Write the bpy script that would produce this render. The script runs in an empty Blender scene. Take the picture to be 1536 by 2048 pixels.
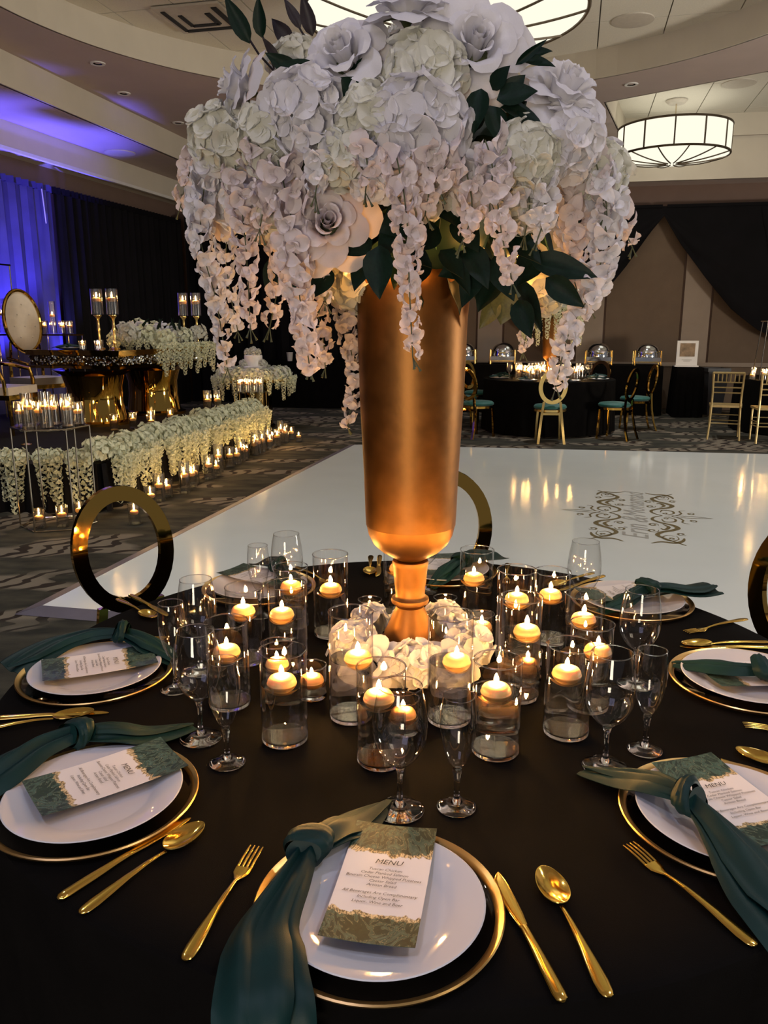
import bpy, bmesh, math, random
from math import sin, cos, pi, radians, sqrt, atan2
from mathutils import Vector, Matrix, geometry

sc = bpy.context.scene
col = sc.collection
rnd = random.Random(7)

# ------------------------------------------------------------------ camera
cam_d = bpy.data.cameras.new('camera')
cam_d.sensor_fit = 'VERTICAL'
cam_d.sensor_height = 24.0
cam_d.lens = 1602.0 * 24.0 / 2048.0
cam_d.clip_start = 0.02
cam_d.clip_end = 100
cam = bpy.data.objects.new('camera', cam_d)
cam.location = (-0.086, -1.648, 1.513)
cam.rotation_euler = (pi / 2 - 0.229, 0, 0)
col.objects.link(cam)
sc.camera = cam

# ------------------------------------------------------------------ world, exposure
world = bpy.data.worlds.new('world')
sc.world = world
world.use_nodes = True
bg = world.node_tree.nodes['Background']
bg.inputs['Color'].default_value = (0.88, 0.87, 0.92, 1)
bg.inputs['Strength'].default_value = 0.15
sc.view_settings.view_transform = 'Standard'
sc.view_settings.look = 'None'
sc.view_settings.gamma = 1.0
sc.view_settings.use_curve_mapping = False
sc.view_settings.exposure = 0.0
cy = sc.cycles
cy.caustics_reflective = False
cy.caustics_refractive = False
cy.max_bounces = 8
cy.diffuse_bounces = 2
cy.glossy_bounces = 3
cy.transmission_bounces = 7
cy.transparent_max_bounces = 28
cy.sample_clamp_indirect = 4.0
cy.use_light_tree = True
cy.use_adaptive_sampling = True
cy.adaptive_threshold = 0.04


def lamp(name, kind, loc, energy, color, target=None, **kw):
    d = bpy.data.lights.new(name, kind)
    d.energy = energy
    d.color = color
    for k, v in kw.items():
        setattr(d, k, v)
    o = bpy.data.objects.new(name, d)
    o.location = loc
    if target is not None:
        o.rotation_euler = (Vector(target) - Vector(loc)).to_track_quat('-Z', 'Y').to_euler()
    col.objects.link(o)
    return o


# house lights behind the camera: a soft lavender wash from the far end of the hall
lamp('hall_wash_light', 'AREA', (-2.4, -4.6, 3.9), 42, (0.62, 0.62, 1.0), (0, 0.4, 1.2), size=2.6)
# warm fill added above and behind the camera, for the hall's unseen pendants
lamp('hall_warm_fill', 'AREA', (3.5, -2.5, 4.4), 60, (1.0, 0.86, 0.68), (2.5, 3.5, 0.0), size=2.0)
# warm area lights added out of view, right and rear, to lift the ceiling
lamp('warm_fill', 'AREA', (10.5, 3.0, 0.8), 460, (1.0, 0.92, 0.80), (3.0, 6.5, 4.9), size=1.2)
lamp('warm_fill_rear', 'AREA', (-1.0, -5.5, 0.8), 110, (1.0, 0.86, 0.66), (-0.5, 5.0, 4.9), size=1.2)
# seen recessed downlights, plus unseen spots added to brighten floor, plates and flowers
for dl_x, dl_y, dl_w, dl_c in ((3.11, 9.69, 300, (0.97, 1.0, 0.97)), (5.0, 4.6, 200, (0.97, 1.0, 0.97)), (2.6, 1.5, 150, (0.97, 1.0, 0.98)), (-3.49, 8.84, 120, (1.0, 0.99, 0.93)), (-2.9, 2.9, 230, (0.97, 1.0, 0.97)),
                               (-1.0, -2.0, 115, (0.74, 0.77, 1.0)), (1.6, -1.7, 115, (0.74, 0.77, 1.0)), (-2.5, 11.9, 70, (1.0, 0.98, 1.0))):
    lamp('downlight_and_fill', 'SPOT', (dl_x, dl_y, 4.52), dl_w, dl_c, (dl_x, dl_y, 0), spot_size=radians(125), spot_blend=1.0, shadow_soft_size=0.07)
# blue wall washers standing on the floor behind the stage
lamp('blue_uplight', 'SPOT', (-4.86, 10.7, 0.5), 1000, (0.12, 0.11, 1.0), (-4.98, 11.1, 4.2), spot_size=radians(46), spot_blend=0.8, shadow_soft_size=0.08)
lamp('violet_uplight', 'SPOT', (-4.75, 9.15, 0.5), 1500, (0.11, 0.09, 1.0), (-5.34, 9.95, 3.5), spot_size=radians(60), spot_blend=0.8, shadow_soft_size=0.08)

# ------------------------------------------------------------------ materials
MATS = {}


def newmat(name):
    m = bpy.data.materials.new(name)
    m.use_nodes = True
    MATS[name] = m
    return m, m.node_tree.nodes, m.node_tree.links


def pbr(name, color, rough=0.5, metal=0.0, spec=0.5, noise=0.0, nscale=20.0, bump=0.0, bscale=200.0, sheen=0.0, sss=0.0, coat=0.0, rnoise=0.0):
    m, N, L = newmat(name)
    b = N['Principled BSDF']
    b.inputs['Base Color'].default_value = (*color, 1)
    b.inputs['Roughness'].default_value = rough
    b.inputs['Metallic'].default_value = metal
    b.inputs['Specular IOR Level'].default_value = spec
    if sheen:
        b.inputs['Sheen Weight'].default_value = sheen
        b.inputs['Sheen Roughness'].default_value = 0.4
    if coat:
        b.inputs['Coat Weight'].default_value = coat
        b.inputs['Coat Roughness'].default_value = 0.05
    if sss:
        b.inputs['Subsurface Weight'].default_value = sss
        b.inputs['Subsurface Radius'].default_value = (0.02, 0.01, 0.004)
        b.inputs['Subsurface Scale'].default_value = 1.0
    if noise or rnoise:
        tc = N.new('ShaderNodeTexCoord')
        n = N.new('ShaderNodeTexNoise')
        n.inputs['Scale'].default_value = nscale
        n.inputs['Detail'].default_value = 4
        L.new(tc.outputs['Object'], n.inputs['Vector'])
        if noise:
            r = N.new('ShaderNodeValToRGB')
            r.color_ramp.elements[0].position = 0.3
            r.color_ramp.elements[1].position = 0.7
            r.color_ramp.elements[0].color = (*[c * (1 - noise) for c in color], 1)
            r.color_ramp.elements[1].color = (*[min(1, c * (1 + noise)) for c in color], 1)
            L.new(n.outputs['Fac'], r.inputs['Fac'])
            L.new(r.outputs['Color'], b.inputs['Base Color'])
        if rnoise:
            mr = N.new('ShaderNodeMapRange')
            mr.inputs['To Min'].default_value = max(0, rough - rnoise)
            mr.inputs['To Max'].default_value = rough + rnoise
            L.new(n.outputs['Fac'], mr.inputs['Value'])
            L.new(mr.outputs['Result'], b.inputs['Roughness'])
    if bump:
        tc = N.new('ShaderNodeTexCoord')
        n = N.new('ShaderNodeTexNoise')
        n.inputs['Scale'].default_value = bscale
        n.inputs['Detail'].default_value = 2
        bp = N.new('ShaderNodeBump')
        bp.inputs['Strength'].default_value = bump
        bp.inputs['Distance'].default_value = 0.01
        L.new(tc.outputs['Object'], n.inputs['Vector'])
        L.new(n.outputs['Fac'], bp.inputs['Height'])
        L.new(bp.outputs['Normal'], b.inputs['Normal'])
    return m


def emis(name, color, strength):
    m, N, L = newmat(name)
    N.remove(N['Principled BSDF'])
    e = N.new('ShaderNodeEmission')
    e.inputs['Color'].default_value = (*color, 1)
    e.inputs['Strength'].default_value = strength
    L.new(e.outputs[0], N['Material Output'].inputs['Surface'])
    return m


def thin_glass(name, tint=(0.97, 0.97, 0.97), base=0.05, edge=0.75, power=4.0, rough=0.0):
    m, N, L = newmat(name)
    N.remove(N['Principled BSDF'])
    t = N.new('ShaderNodeBsdfTransparent')
    t.inputs['Color'].default_value = (*tint, 1)
    g = N.new('ShaderNodeBsdfGlossy')
    g.inputs['Roughness'].default_value = rough
    lw = N.new('ShaderNodeLayerWeight')
    lw.inputs['Blend'].default_value = 0.5
    p = N.new('ShaderNodeMath'); p.operation = 'POWER'; p.inputs[1].default_value = power
    ma = N.new('ShaderNodeMath'); ma.operation = 'MULTIPLY_ADD'; ma.inputs[1].default_value = edge; ma.inputs[2].default_value = base
    mx = N.new('ShaderNodeMixShader')
    L.new(lw.outputs['Facing'], p.inputs[0])
    L.new(p.outputs[0], ma.inputs[0])
    L.new(ma.outputs[0], mx.inputs[0])
    L.new(t.outputs[0], mx.inputs[1])
    L.new(g.outputs[0], mx.inputs[2])
    L.new(mx.outputs[0], N['Material Output'].inputs['Surface'])
    return m


def real_glass(name, ior=1.45, color=(1, 1, 1), rough=0.0):
    m, N, L = newmat(name)
    N.remove(N['Principled BSDF'])
    g = N.new('ShaderNodeBsdfGlass')
    g.inputs['IOR'].default_value = ior
    g.inputs['Color'].default_value = (*color, 1)
    g.inputs['Roughness'].default_value = rough
    L.new(g.outputs[0], N['Material Output'].inputs['Surface'])
    return m


def petal_mat(name, c1, c2, trans=0.35, scale=30):
    m, N, L = newmat(name)
    N.remove(N['Principled BSDF'])
    tc = N.new('ShaderNodeTexCoord')
    n = N.new('ShaderNodeTexNoise'); n.inputs['Scale'].default_value = scale
    oi = N.new('ShaderNodeObjectInfo')
    r = N.new('ShaderNodeMix'); r.data_type = 'RGBA'
    r.inputs['A'].default_value = (*c1, 1); r.inputs['B'].default_value = (*c2, 1)
    ad = N.new('ShaderNodeMath'); ad.operation = 'MULTIPLY_ADD'; ad.inputs[1].default_value = 0.5
    L.new(tc.outputs['Object'], n.inputs['Vector'])
    L.new(oi.outputs['Random'], ad.inputs[0])
    mm = N.new('ShaderNodeMath'); mm.operation = 'MULTIPLY'; mm.inputs[1].default_value = 0.5
    L.new(n.outputs['Fac'], mm.inputs[0]); L.new(mm.outputs[0], ad.inputs[2])
    L.new(ad.outputs[0], r.inputs['Factor'])
    d = N.new('ShaderNodeBsdfDiffuse'); t = N.new('ShaderNodeBsdfTranslucent')
    L.new(r.outputs['Result'], d.inputs['Color']); L.new(r.outputs['Result'], t.inputs['Color'])
    mx = N.new('ShaderNodeMixShader'); mx.inputs[0].default_value = trans
    L.new(d.outputs[0], mx.inputs[1]); L.new(t.outputs[0], mx.inputs[2])
    L.new(mx.outputs[0], N['Material Output'].inputs['Surface'])
    return m


pbr('black_cloth', (0.0035, 0.003, 0.0028), 0.9, spec=0.06, noise=0.25, nscale=9, bump=0.1, bscale=900)
pbr('stage_cloth', (0.006, 0.005, 0.006), 0.85, spec=0.2, noise=0.2, nscale=6)
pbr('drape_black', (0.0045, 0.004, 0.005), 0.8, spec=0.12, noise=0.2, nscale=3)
pbr('drape_blue_lit', (0.050, 0.045, 0.15), 0.6, spec=0.3, noise=0.2, nscale=3)  # black drape with the blue uplighting painted into its base colour
pbr('napkin_green', (0.004, 0.024, 0.023), 0.5, spec=0.2, noise=0.2, nscale=14, bump=0.05, bscale=700)
pbr('seat_teal', (0.005, 0.10, 0.085), 0.6, noise=0.15, nscale=20, sheen=0.2)
pbr('gold_cutlery', (0.86, 0.58, 0.13), 0.14, 1.0, rnoise=0.03, nscale=60)
pbr('gold_rim', (0.80, 0.52, 0.20), 0.30, 1.0, rnoise=0.02, nscale=10)
pbr('gold_mirror', (0.62, 0.36, 0.075), 0.04, 1.0, rnoise=0.02, nscale=10, bump=0.03, bscale=6)
pbr('gold_satin', (0.80, 0.58, 0.22), 0.25, 1.0, rnoise=0.05, nscale=15)
pbr('vase_gold', (0.215, 0.098, 0.030), 0.46, 1.0, rnoise=0.06, nscale=30, noise=0.12, bump=0.03, bscale=60)
pbr('porcelain', (0.60, 0.60, 0.63), 0.05, spec=0.4, rnoise=0.01, nscale=30)
pbr('wax', (0.74, 0.42, 0.17), 0.45, sss=0.35, noise=0.04, nscale=80)
pbr('wick', (0.03, 0.02, 0.015), 0.9, noise=0.3, nscale=200)
pbr('chafer_steel', (0.75, 0.78, 0.82), 0.1, 1.0, rnoise=0.04, nscale=8)
pbr('dark_metal', (0.05, 0.045, 0.04), 0.4, 0.8, rnoise=0.1, nscale=20)
pbr('bronze_rib', (0.10, 0.075, 0.05), 0.45, 0.6, rnoise=0.1, nscale=20)
pbr('frame_chrome', (0.75, 0.66, 0.52), 0.12, 1.0, rnoise=0.04, nscale=20)
pbr('ceiling_paint', (0.64, 0.58, 0.48), 0.9, noise=0.03, nscale=3)
pbr('ceiling_soffit', (0.48, 0.39, 0.36), 0.9, noise=0.03, nscale=3)
pbr('ceiling_tile', (0.70, 0.66, 0.57), 0.9, noise=0.05, nscale=60, bump=0.2, bscale=120)
pbr('tile_gap', (0.16, 0.14, 0.12), 0.9, noise=0.05, nscale=10)
pbr('wall_dark', (0.17, 0.11, 0.085), 0.9, noise=0.05, nscale=3)
pbr('wall_panel', (0.135, 0.092, 0.060), 0.9, noise=0.06, nscale=4, bump=0.1, bscale=60)
pbr('wall_pilaster', (0.28, 0.22, 0.17), 0.9, noise=0.05, nscale=4)
pbr('white_paint', (0.75, 0.73, 0.70), 0.5, noise=0.04, nscale=8)
pbr('vent_metal', (0.55, 0.50, 0.43), 0.5, noise=0.05, nscale=20)
pbr('vent_hole', (0.02, 0.02, 0.02), 0.9, noise=0.1, nscale=20)
pbr('leatherette', (0.66, 0.58, 0.47), 0.35, noise=0.05, nscale=15, bump=0.05, bscale=90)
pbr('decal_gold', (0.20, 0.15, 0.055), 0.3, 0.3, noise=0.15, nscale=30)
pbr('decal_grey', (0.42, 0.41, 0.38), 0.3, noise=0.1, nscale=30)
pbr('floor_border', (0.10, 0.09, 0.13), 0.5, noise=0.1, nscale=10)
pbr('ink', (0.02, 0.018, 0.02), 0.5, noise=0.1, nscale=100)
pbr('cake_icing', (0.80, 0.76, 0.74), 0.5, noise=0.04, nscale=40, sss=0.1)
pbr('bin_plastic', (0.045, 0.045, 0.05), 0.45, noise=0.1, nscale=10)
pbr('chiavari_gold', (0.50, 0.37, 0.16), 0.35, 0.5, noise=0.1, nscale=30)
pbr('stem_green', (0.05, 0.06, 0.02), 0.6, noise=0.25, nscale=40)
pbr('leaf_green', (0.003, 0.013, 0.007), 0.5, spec=0.15, noise=0.35, nscale=12)
pbr('leaf_olive', (0.035, 0.045, 0.012), 0.5, noise=0.35, nscale=12)
pbr('leaf_purple', (0.016, 0.010, 0.013), 0.5, spec=0.3, noise=0.3, nscale=12)
pbr('sign_print', (0.22, 0.15, 0.09), 0.4, noise=0.6, nscale=9)
pbr('mirror_dark', (0.30, 0.19, 0.06), 0.06, 1.0, rnoise=0.03, nscale=5)
petal_mat('petal_white', (0.84, 0.82, 0.84), (0.72, 0.70, 0.74), 0.35)
petal_mat('petal_cream', (0.80, 0.79, 0.72), (0.70, 0.69, 0.60), 0.35)
petal_mat('petal_pink', (0.84, 0.76, 0.76), (0.74, 0.66, 0.67), 0.4)
petal_mat('petal_garland', (0.86, 0.87, 0.68), (0.78, 0.80, 0.58), 0.3)
emis('flame', (1.0, 0.50, 0.13), 1600.0)
emis('flame_far', (1.0, 0.55, 0.17), 700.0)
emis('drum_glow', (1.0, 0.94, 0.76), 1.08)
emis('bulb_warm', (1.0, 0.45, 0.10), 2.0)
emis('lens_glow', (0.95, 0.95, 1.0), 1.2)
thin_glass('glass_thin', (0.975, 0.97, 0.96), 0.06, 0.8, 3.0)
thin_glass('glass_far', (0.94, 0.93, 0.91), 0.12, 0.85, 2.0, 0.12)
thin_glass('charger_glass', (0.80, 0.72, 0.68), 0.05, 0.8, 4.0)
thin_glass('acrylic', (0.93, 0.93, 0.93), 0.06, 0.6, 3.0)
real_glass('glass_solid', 1.48)
real_glass('water', 1.33, (0.94, 0.89, 0.80))


def half_clear(name, fac):
    m = MATS[name]; N = m.node_tree.nodes; L = m.node_tree.links
    out = N['Material Output']; src = out.inputs['Surface'].links[0].from_socket
    t = N.new('ShaderNodeBsdfTransparent'); t.inputs['Color'].default_value = (0.96, 0.96, 0.95, 1)
    mx = N.new('ShaderNodeMixShader'); mx.inputs[0].default_value = fac
    L.new(src, mx.inputs[1]); L.new(t.outputs[0], mx.inputs[2]); L.new(mx.outputs[0], out.inputs['Surface'])


half_clear('water', 0.5)
real_glass('crystal', 1.6, (0.95, 0.95, 1.0))


def carpet():
    m, N, L = newmat('carpet')
    b = N['Principled BSDF']; b.inputs['Roughness'].default_value = 0.95
    b.inputs['Specular IOR Level'].default_value = 0.1
    tc = N.new('ShaderNodeTexCoord')
    mp = N.new('ShaderNodeMapping'); mp.inputs['Rotation'].default_value = (0, 0, radians(13)); mp.inputs['Scale'].default_value = (0.9, 2.2, 1)
    L.new(tc.outputs['Object'], mp.inputs['Vector'])
    n1 = N.new('ShaderNodeTexNoise'); n1.inputs['Scale'].default_value = 1.1; n1.inputs['Detail'].default_value = 1
    L.new(mp.outputs[0], n1.inputs['Vector'])
    w = N.new('ShaderNodeTexWave'); w.inputs['Scale'].default_value = 1.9; w.inputs['Distortion'].default_value = 9.0; w.inputs['Detail'].default_value = 1.5; w.inputs['Detail Scale'].default_value = 1.2
    w.bands_direction = 'X'
    L.new(mp.outputs[0], w.inputs['Vector'])
    patch = N.new('ShaderNodeValToRGB'); patch.color_ramp.elements[0].position = 0.50; patch.color_ramp.elements[1].position = 0.56
    L.new(n1.outputs['Fac'], patch.inputs['Fac'])
    vein = N.new('ShaderNodeValToRGB'); vein.color_ramp.elements[0].position = 0.22; vein.color_ramp.elements[1].position = 0.30
    L.new(w.outputs['Fac'], vein.inputs['Fac'])
    light = N.new('ShaderNodeMix'); light.data_type = 'RGBA'
    light.inputs['A'].default_value = (0.035, 0.026, 0.022, 1); light.inputs['B'].default_value = (0.20, 0.168, 0.13, 1)
    L.new(vein.outputs['Color'], light.inputs['Factor'])
    n2 = N.new('ShaderNodeTexNoise'); n2.inputs['Scale'].default_value = 3.5; n2.inputs['Detail'].default_value = 4
    L.new(mp.outputs[0], n2.inputs['Vector'])
    dark = N.new('ShaderNodeValToRGB')
    dark.color_ramp.elements[0].position = 0.35; dark.color_ramp.elements[1].position = 0.68
    dark.color_ramp.elements[0].color = (0.030, 0.030, 0.026, 1); dark.color_ramp.elements[1].color = (0.075, 0.068, 0.052, 1)
    L.new(n2.outputs['Fac'], dark.inputs['Fac'])
    mx = N.new('ShaderNodeMix'); mx.data_type = 'RGBA'
    L.new(patch.outputs['Color'], mx.inputs['Factor']); L.new(dark.outputs['Color'], mx.inputs['A']); L.new(light.outputs['Result'], mx.inputs['B'])
    L.new(mx.outputs['Result'], b.inputs['Base Color'])
    n3 = N.new('ShaderNodeTexNoise'); n3.inputs['Scale'].default_value = 220
    L.new(tc.outputs['Object'], n3.inputs['Vector'])
    bu = N.new('ShaderNodeBump'); bu.inputs['Strength'].default_value = 0.4; bu.inputs['Distance'].default_value = 0.01
    L.new(n3.outputs['Fac'], bu.inputs['Height']); L.new(bu.outputs['Normal'], b.inputs['Normal'])


carpet()


def dance_mat():
    m = pbr('dance_white', (0.84, 0.87, 0.85), 0.12, spec=0.5, noise=0.02, nscale=2, rnoise=0.05)
    return m


dance_mat()


def menu_mat():
    m, N, L = newmat('menu_card')
    b = N['Principled BSDF']; b.inputs['Roughness'].default_value = 0.32
    tc = N.new('ShaderNodeTexCoord'); sp = N.new('ShaderNodeSeparateXYZ')
    L.new(tc.outputs['Generated'], sp.inputs[0])
    n = N.new('ShaderNodeTexNoise'); n.inputs['Scale'].default_value = 4.5; n.inputs['Detail'].default_value = 6
    L.new(tc.outputs['Generated'], n.inputs['Vector'])
    ad = N.new('ShaderNodeMath'); ad.operation = 'MULTIPLY_ADD'; ad.inputs[1].default_value = 0.20
    L.new(n.outputs['Fac'], ad.inputs[0]); L.new(sp.outputs['Y'], ad.inputs[2])       # v + .24*noise, mean v+.12
    mask = N.new('ShaderNodeValToRGB'); cr = mask.color_ramp
    cr.elements[0].position = 0.0; cr.elements[0].color = (0, 0, 0, 1)
    cr.elements[1].position = 1.0; cr.elements[1].color = (0, 0, 0, 1)
    for p, c in ((0.285, (0, 0, 0, 1)), (0.292, (0.5, 0.5, 0.5, 1)), (0.318, (0.5, 0.5, 0.5, 1)), (0.325, (1, 1, 1, 1)), (0.822, (1, 1, 1, 1)), (0.83, (0.5, 0.5, 0.5, 1)), (0.857, (0.5, 0.5, 0.5, 1)), (0.865, (0, 0, 0, 1))):
        e = cr.elements.new(p); e.color = c
    L.new(ad.outputs[0], mask.inputs['Fac'])
    n2 = N.new('ShaderNodeTexNoise'); n2.inputs['Scale'].default_value = 5; n2.inputs['Detail'].default_value = 5; n2.inputs['Distortion'].default_value = 2.5
    L.new(tc.outputs['Generated'], n2.inputs['Vector'])
    marb = N.new('ShaderNodeValToRGB'); cr = marb.color_ramp
    cr.elements[0].position = 0.35; cr.elements[0].color = (0.008, 0.022, 0.016, 1)
    cr.elements[1].position = 0.72; cr.elements[1].color = (0.09, 0.16, 0.13, 1)
    e = cr.elements.new(0.50); e.color = (0.012, 0.038, 0.026, 1)
    e = cr.elements.new(0.515); e.color = (0.24, 0.26, 0.17, 1)
    e = cr.elements.new(0.53); e.color = (0.02, 0.06, 0.045, 1)
    L.new(n2.outputs['Fac'], marb.inputs['Fac'])
    vor = N.new('ShaderNodeTexNoise'); vor.inputs['Scale'].default_value = 45
    L.new(tc.outputs['Generated'], vor.inputs['Vector'])
    gold = N.new('ShaderNodeValToRGB'); gold.color_ramp.elements[0].color = (0.12, 0.08, 0.03, 1); gold.color_ramp.elements[1].color = (0.75, 0.60, 0.33, 1)
    gold.color_ramp.elements[0].position = 0.4; gold.color_ramp.elements[1].position = 0.6
    L.new(vor.outputs['Fac'], gold.inputs['Fac'])
    lo = N.new('ShaderNodeMapRange'); lo.inputs['From Max'].default_value = 0.5; lo.clamp = True
    hi = N.new('ShaderNodeMapRange'); hi.inputs['From Min'].default_value = 0.5; hi.clamp = True
    L.new(mask.outputs['Color'], lo.inputs['Value']); L.new(mask.outputs['Color'], hi.inputs['Value'])
    m1 = N.new('ShaderNodeMix'); m1.data_type = 'RGBA'
    L.new(lo.outputs[0], m1.inputs['Factor']); L.new(marb.outputs['Color'], m1.inputs['A']); L.new(gold.outputs['Color'], m1.inputs['B'])
    m2 = N.new('ShaderNodeMix'); m2.data_type = 'RGBA'
    m2.inputs['B'].default_value = (0.76, 0.74, 0.75, 1)
    L.new(hi.outputs[0], m2.inputs['Factor']); L.new(m1.outputs['Result'], m2.inputs['A'])
    L.new(m2.outputs['Result'], b.inputs['Base Color'])


menu_mat()

# ------------------------------------------------------------------ mesh helpers


class MB:
    def __init__(s):
        s.v = []; s.f = []

    def add(s, v, f, M=None):
        o = len(s.v)
        s.v += [tuple(M @ Vector(p)) for p in v] if M else [tuple(p) for p in v]
        s.f += [tuple(i + o for i in q) for q in f]
        return s

    def lathe(s, prof, n=24, close=False, M=None, a0=0.0):
        v = []; f = []; m = len(prof)
        idx = []
        for r, z in prof:
            if r < 1e-6:
                idx.append([len(v)]); v.append((0, 0, z))
            else:
                idx.append(list(range(len(v), len(v) + n)))
                for k in range(n):
                    a = a0 + 2 * pi * k / n
                    v.append((r * cos(a), r * sin(a), z))
        rng = range(m) if close else range(m - 1)
        for i in rng:
            A = idx[i]; B = idx[(i + 1) % m]
            for k in range(n):
                k2 = (k + 1) % n
                if len(A) == 1 and len(B) == 1:
                    continue
                if len(A) == 1:
                    f.append((A[0], B[k2], B[k]))
                elif len(B) == 1:
                    f.append((A[k], A[k2], B[0]))
                else:
                    f.append((A[k], A[k2], B[k2], B[k]))
        return s.add(v, f, M)

    def tube(s, pts, rad, n=8, closed=False, M=None):
        pts = [Vector(p) for p in pts]
        m = len(pts)
        if not hasattr(rad, '__len__'):
            rad = [rad] * m
        v = []; f = []
        ref = None
        for i in range(m):
            if closed:
                t = pts[(i + 1) % m] - pts[i - 1]
            else:
                t = pts[min(i + 1, m - 1)] - pts[max(i - 1, 0)]
            t.normalize()
            if ref is None:
                ref = t.orthogonal().normalized()
            ref = (ref - t * ref.dot(t))
            if ref.length < 1e-6:
                ref = t.orthogonal()
            ref.normalize()
            bn = t.cross(ref)
            for k in range(n):
                a = 2 * pi * k / n
                v.append(tuple(pts[i] + (ref * cos(a) + bn * sin(a)) * rad[i]))
        for i in range(m if closed else m - 1):
            for k in range(n):
                k2 = (k + 1) % n; j = (i + 1) % m
                f.append((i * n + k, i * n + k2, j * n + k2, j * n + k))
        if not closed:
            f.append(tuple(range(n - 1, -1, -1)))
            f.append(tuple((m - 1) * n + k for k in range(n)))
        return s.add(v, f, M)

    def box(s, c, d, rz=0.0, M=None):
        x, y, z = d[0] / 2, d[1] / 2, d[2] / 2
        v = [(-x, -y, -z), (x, -y, -z), (x, y, -z), (-x, y, -z), (-x, -y, z), (x, -y, z), (x, y, z), (-x, y, z)]
        ca, sa = cos(rz), sin(rz)
        v = [(c[0] + p[0] * ca - p[1] * sa, c[1] + p[0] * sa + p[1] * ca, c[2] + p[2]) for p in v]
        f = [(0, 3, 2, 1), (4, 5, 6, 7), (0, 1, 5, 4), (1, 2, 6, 5), (2, 3, 7, 6), (3, 0, 4, 7)]
        return s.add(v, f, M)

    def prism(s, poly, z0, z1):
        n = len(poly)
        v = [(p[0], p[1], z0) for p in poly] + [(p[0], p[1], z1) for p in poly]
        f = [tuple(range(n - 1, -1, -1)), tuple(range(n, 2 * n))]
        f += [(k, (k + 1) % n, n + (k + 1) % n, n + k) for k in range(n)]
        return s.add(v, f)

    def grid(s, fn, nu, nv, wrap=False, M=None):
        v = [fn(i / (nu - (0 if wrap else 1)), j / (nv - 1)) for j in range(nv) for i in range(nu)]
        f = []
        for j in range(nv - 1):
            for i in range(nu if wrap else nu - 1):
                i2 = (i + 1) % nu
                f.append((j * nu + i, j * nu + i2, (j + 1) * nu + i2, (j + 1) * nu + i))
        return s.add(v, f, M)

    def sheet(s, fn, nu, nv, th):
        """a cloth or card: two grids th apart, closed round the edge"""
        top = [Vector(fn(i / (nu - 1), j / (nv - 1))) for j in range(nv) for i in range(nu)]
        nrm = []
        for j in range(nv):
            for i in range(nu):
                a = top[j * nu + min(i + 1, nu - 1)] - top[j * nu + max(i - 1, 0)]
                b = top[min(j + 1, nv - 1) * nu + i] - top[max(j - 1, 0) * nu + i]
                q = a.cross(b)
                nrm.append(q.normalized() if q.length > 1e-9 else Vector((0, 0, 1)))
        N = nu * nv
        v = [tuple(p) for p in top] + [tuple(p - q * th) for p, q in zip(top, nrm)]
        f = []
        for j in range(nv - 1):
            for i in range(nu - 1):
                a = j * nu + i
                f.append((a, a + 1, a + nu + 1, a + nu)); f.append((N + a, N + a + nu, N + a + nu + 1, N + a + 1))
        edge = [i for i in range(nu)] + [j * nu + nu - 1 for j in range(1, nv)] + [(nv - 1) * nu + i for i in range(nu - 2, -1, -1)] + [j * nu for j in range(nv - 2, 0, -1)]
        for k in range(len(edge)):
            a, b = edge[k], edge[(k + 1) % len(edge)]
            f.append((a, N + a, N + b, b))
        return s.add(v, f)

    def mesh(s, name, mat, smooth=True, angle=40):
        me = bpy.data.meshes.new(name)
        me.from_pydata(s.v, [], s.f)
        me.materials.append(MATS[mat])
        if smooth:
            me.polygons.foreach_set('use_smooth', [True] * len(me.polygons))
            try:
                me.set_sharp_from_angle(angle=radians(angle))
            except Exception:
                pass
        me.update()
        return me


def inst(name, me, parent=None, loc=(0, 0, 0), rot=(0, 0, 0), scale=1.0):
    o = bpy.data.objects.new(name, me)
    o.location = loc
    if isinstance(rot, Matrix):
        o.rotation_euler = rot.to_euler()
    else:
        o.rotation_euler = rot
    o.scale = (scale,) * 3 if not hasattr(scale, '__len__') else scale
    if parent is not None:
        o.parent = parent
    col.objects.link(o)
    return o


def build(name, mb, mat, parent=None, smooth=True, angle=40, **kw):
    return inst(name, mb.mesh(name, mat, smooth, angle), parent, **kw)


def tag(o, label=None, cat=None, group=None, kind=None):
    if label: o['label'] = label
    if cat: o['category'] = cat
    if group: o['group'] = group
    if kind: o['kind'] = kind
    return o


def thing(name, label, cat, loc=(0, 0, 0), rz=0.0, group=None, scale=1.0):
    o = inst(name, None, None, loc, (0, 0, rz), scale)
    o.empty_display_size = 0.05
    return tag(o, label, cat, group)


def copy_tree(o, parent=None):
    c = o.copy(); col.objects.link(c)
    if parent is not None:
        c.parent = parent
    for ch in o.children:
        copy_tree(ch, c)
    return c


def place(o, loc, rz, label, group=None):
    o.location = loc; o.rotation_euler = (0, 0, rz); o['label'] = label
    if group: o['group'] = group
    return o


def structure(name, mb, mat, label=None, parent=None, **kw):
    o = build(name, mb, mat, parent, **kw)
    if parent is None:
        tag(o, label, None, None, 'structure')
    return o


def align(direction, up=(0, 0, 1), spin=0.0):
    """matrix whose z axis looks along direction"""
    d = Vector(direction).normalized()
    q = d.to_track_quat('Z', 'Y')
    return q.to_matrix() @ Matrix.Rotation(spin, 3, 'Z')


ORD = ['first', 'second', 'third', 'fourth', 'fifth', 'sixth', 'seventh', 'eighth', 'ninth', 'tenth', 'eleventh', 'twelfth', 'thirteenth', 'fourteenth', 'fifteenth', 'sixteenth', 'seventeenth', 'eighteenth', 'nineteenth', 'twentieth', 'twenty-first', 'twenty-second', 'twenty-third', 'twenty-fourth', 'twenty-fifth', 'twenty-sixth', 'twenty-seventh', 'twenty-eighth', 'twenty-ninth', 'thirtieth']
TZ = 0.76
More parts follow.
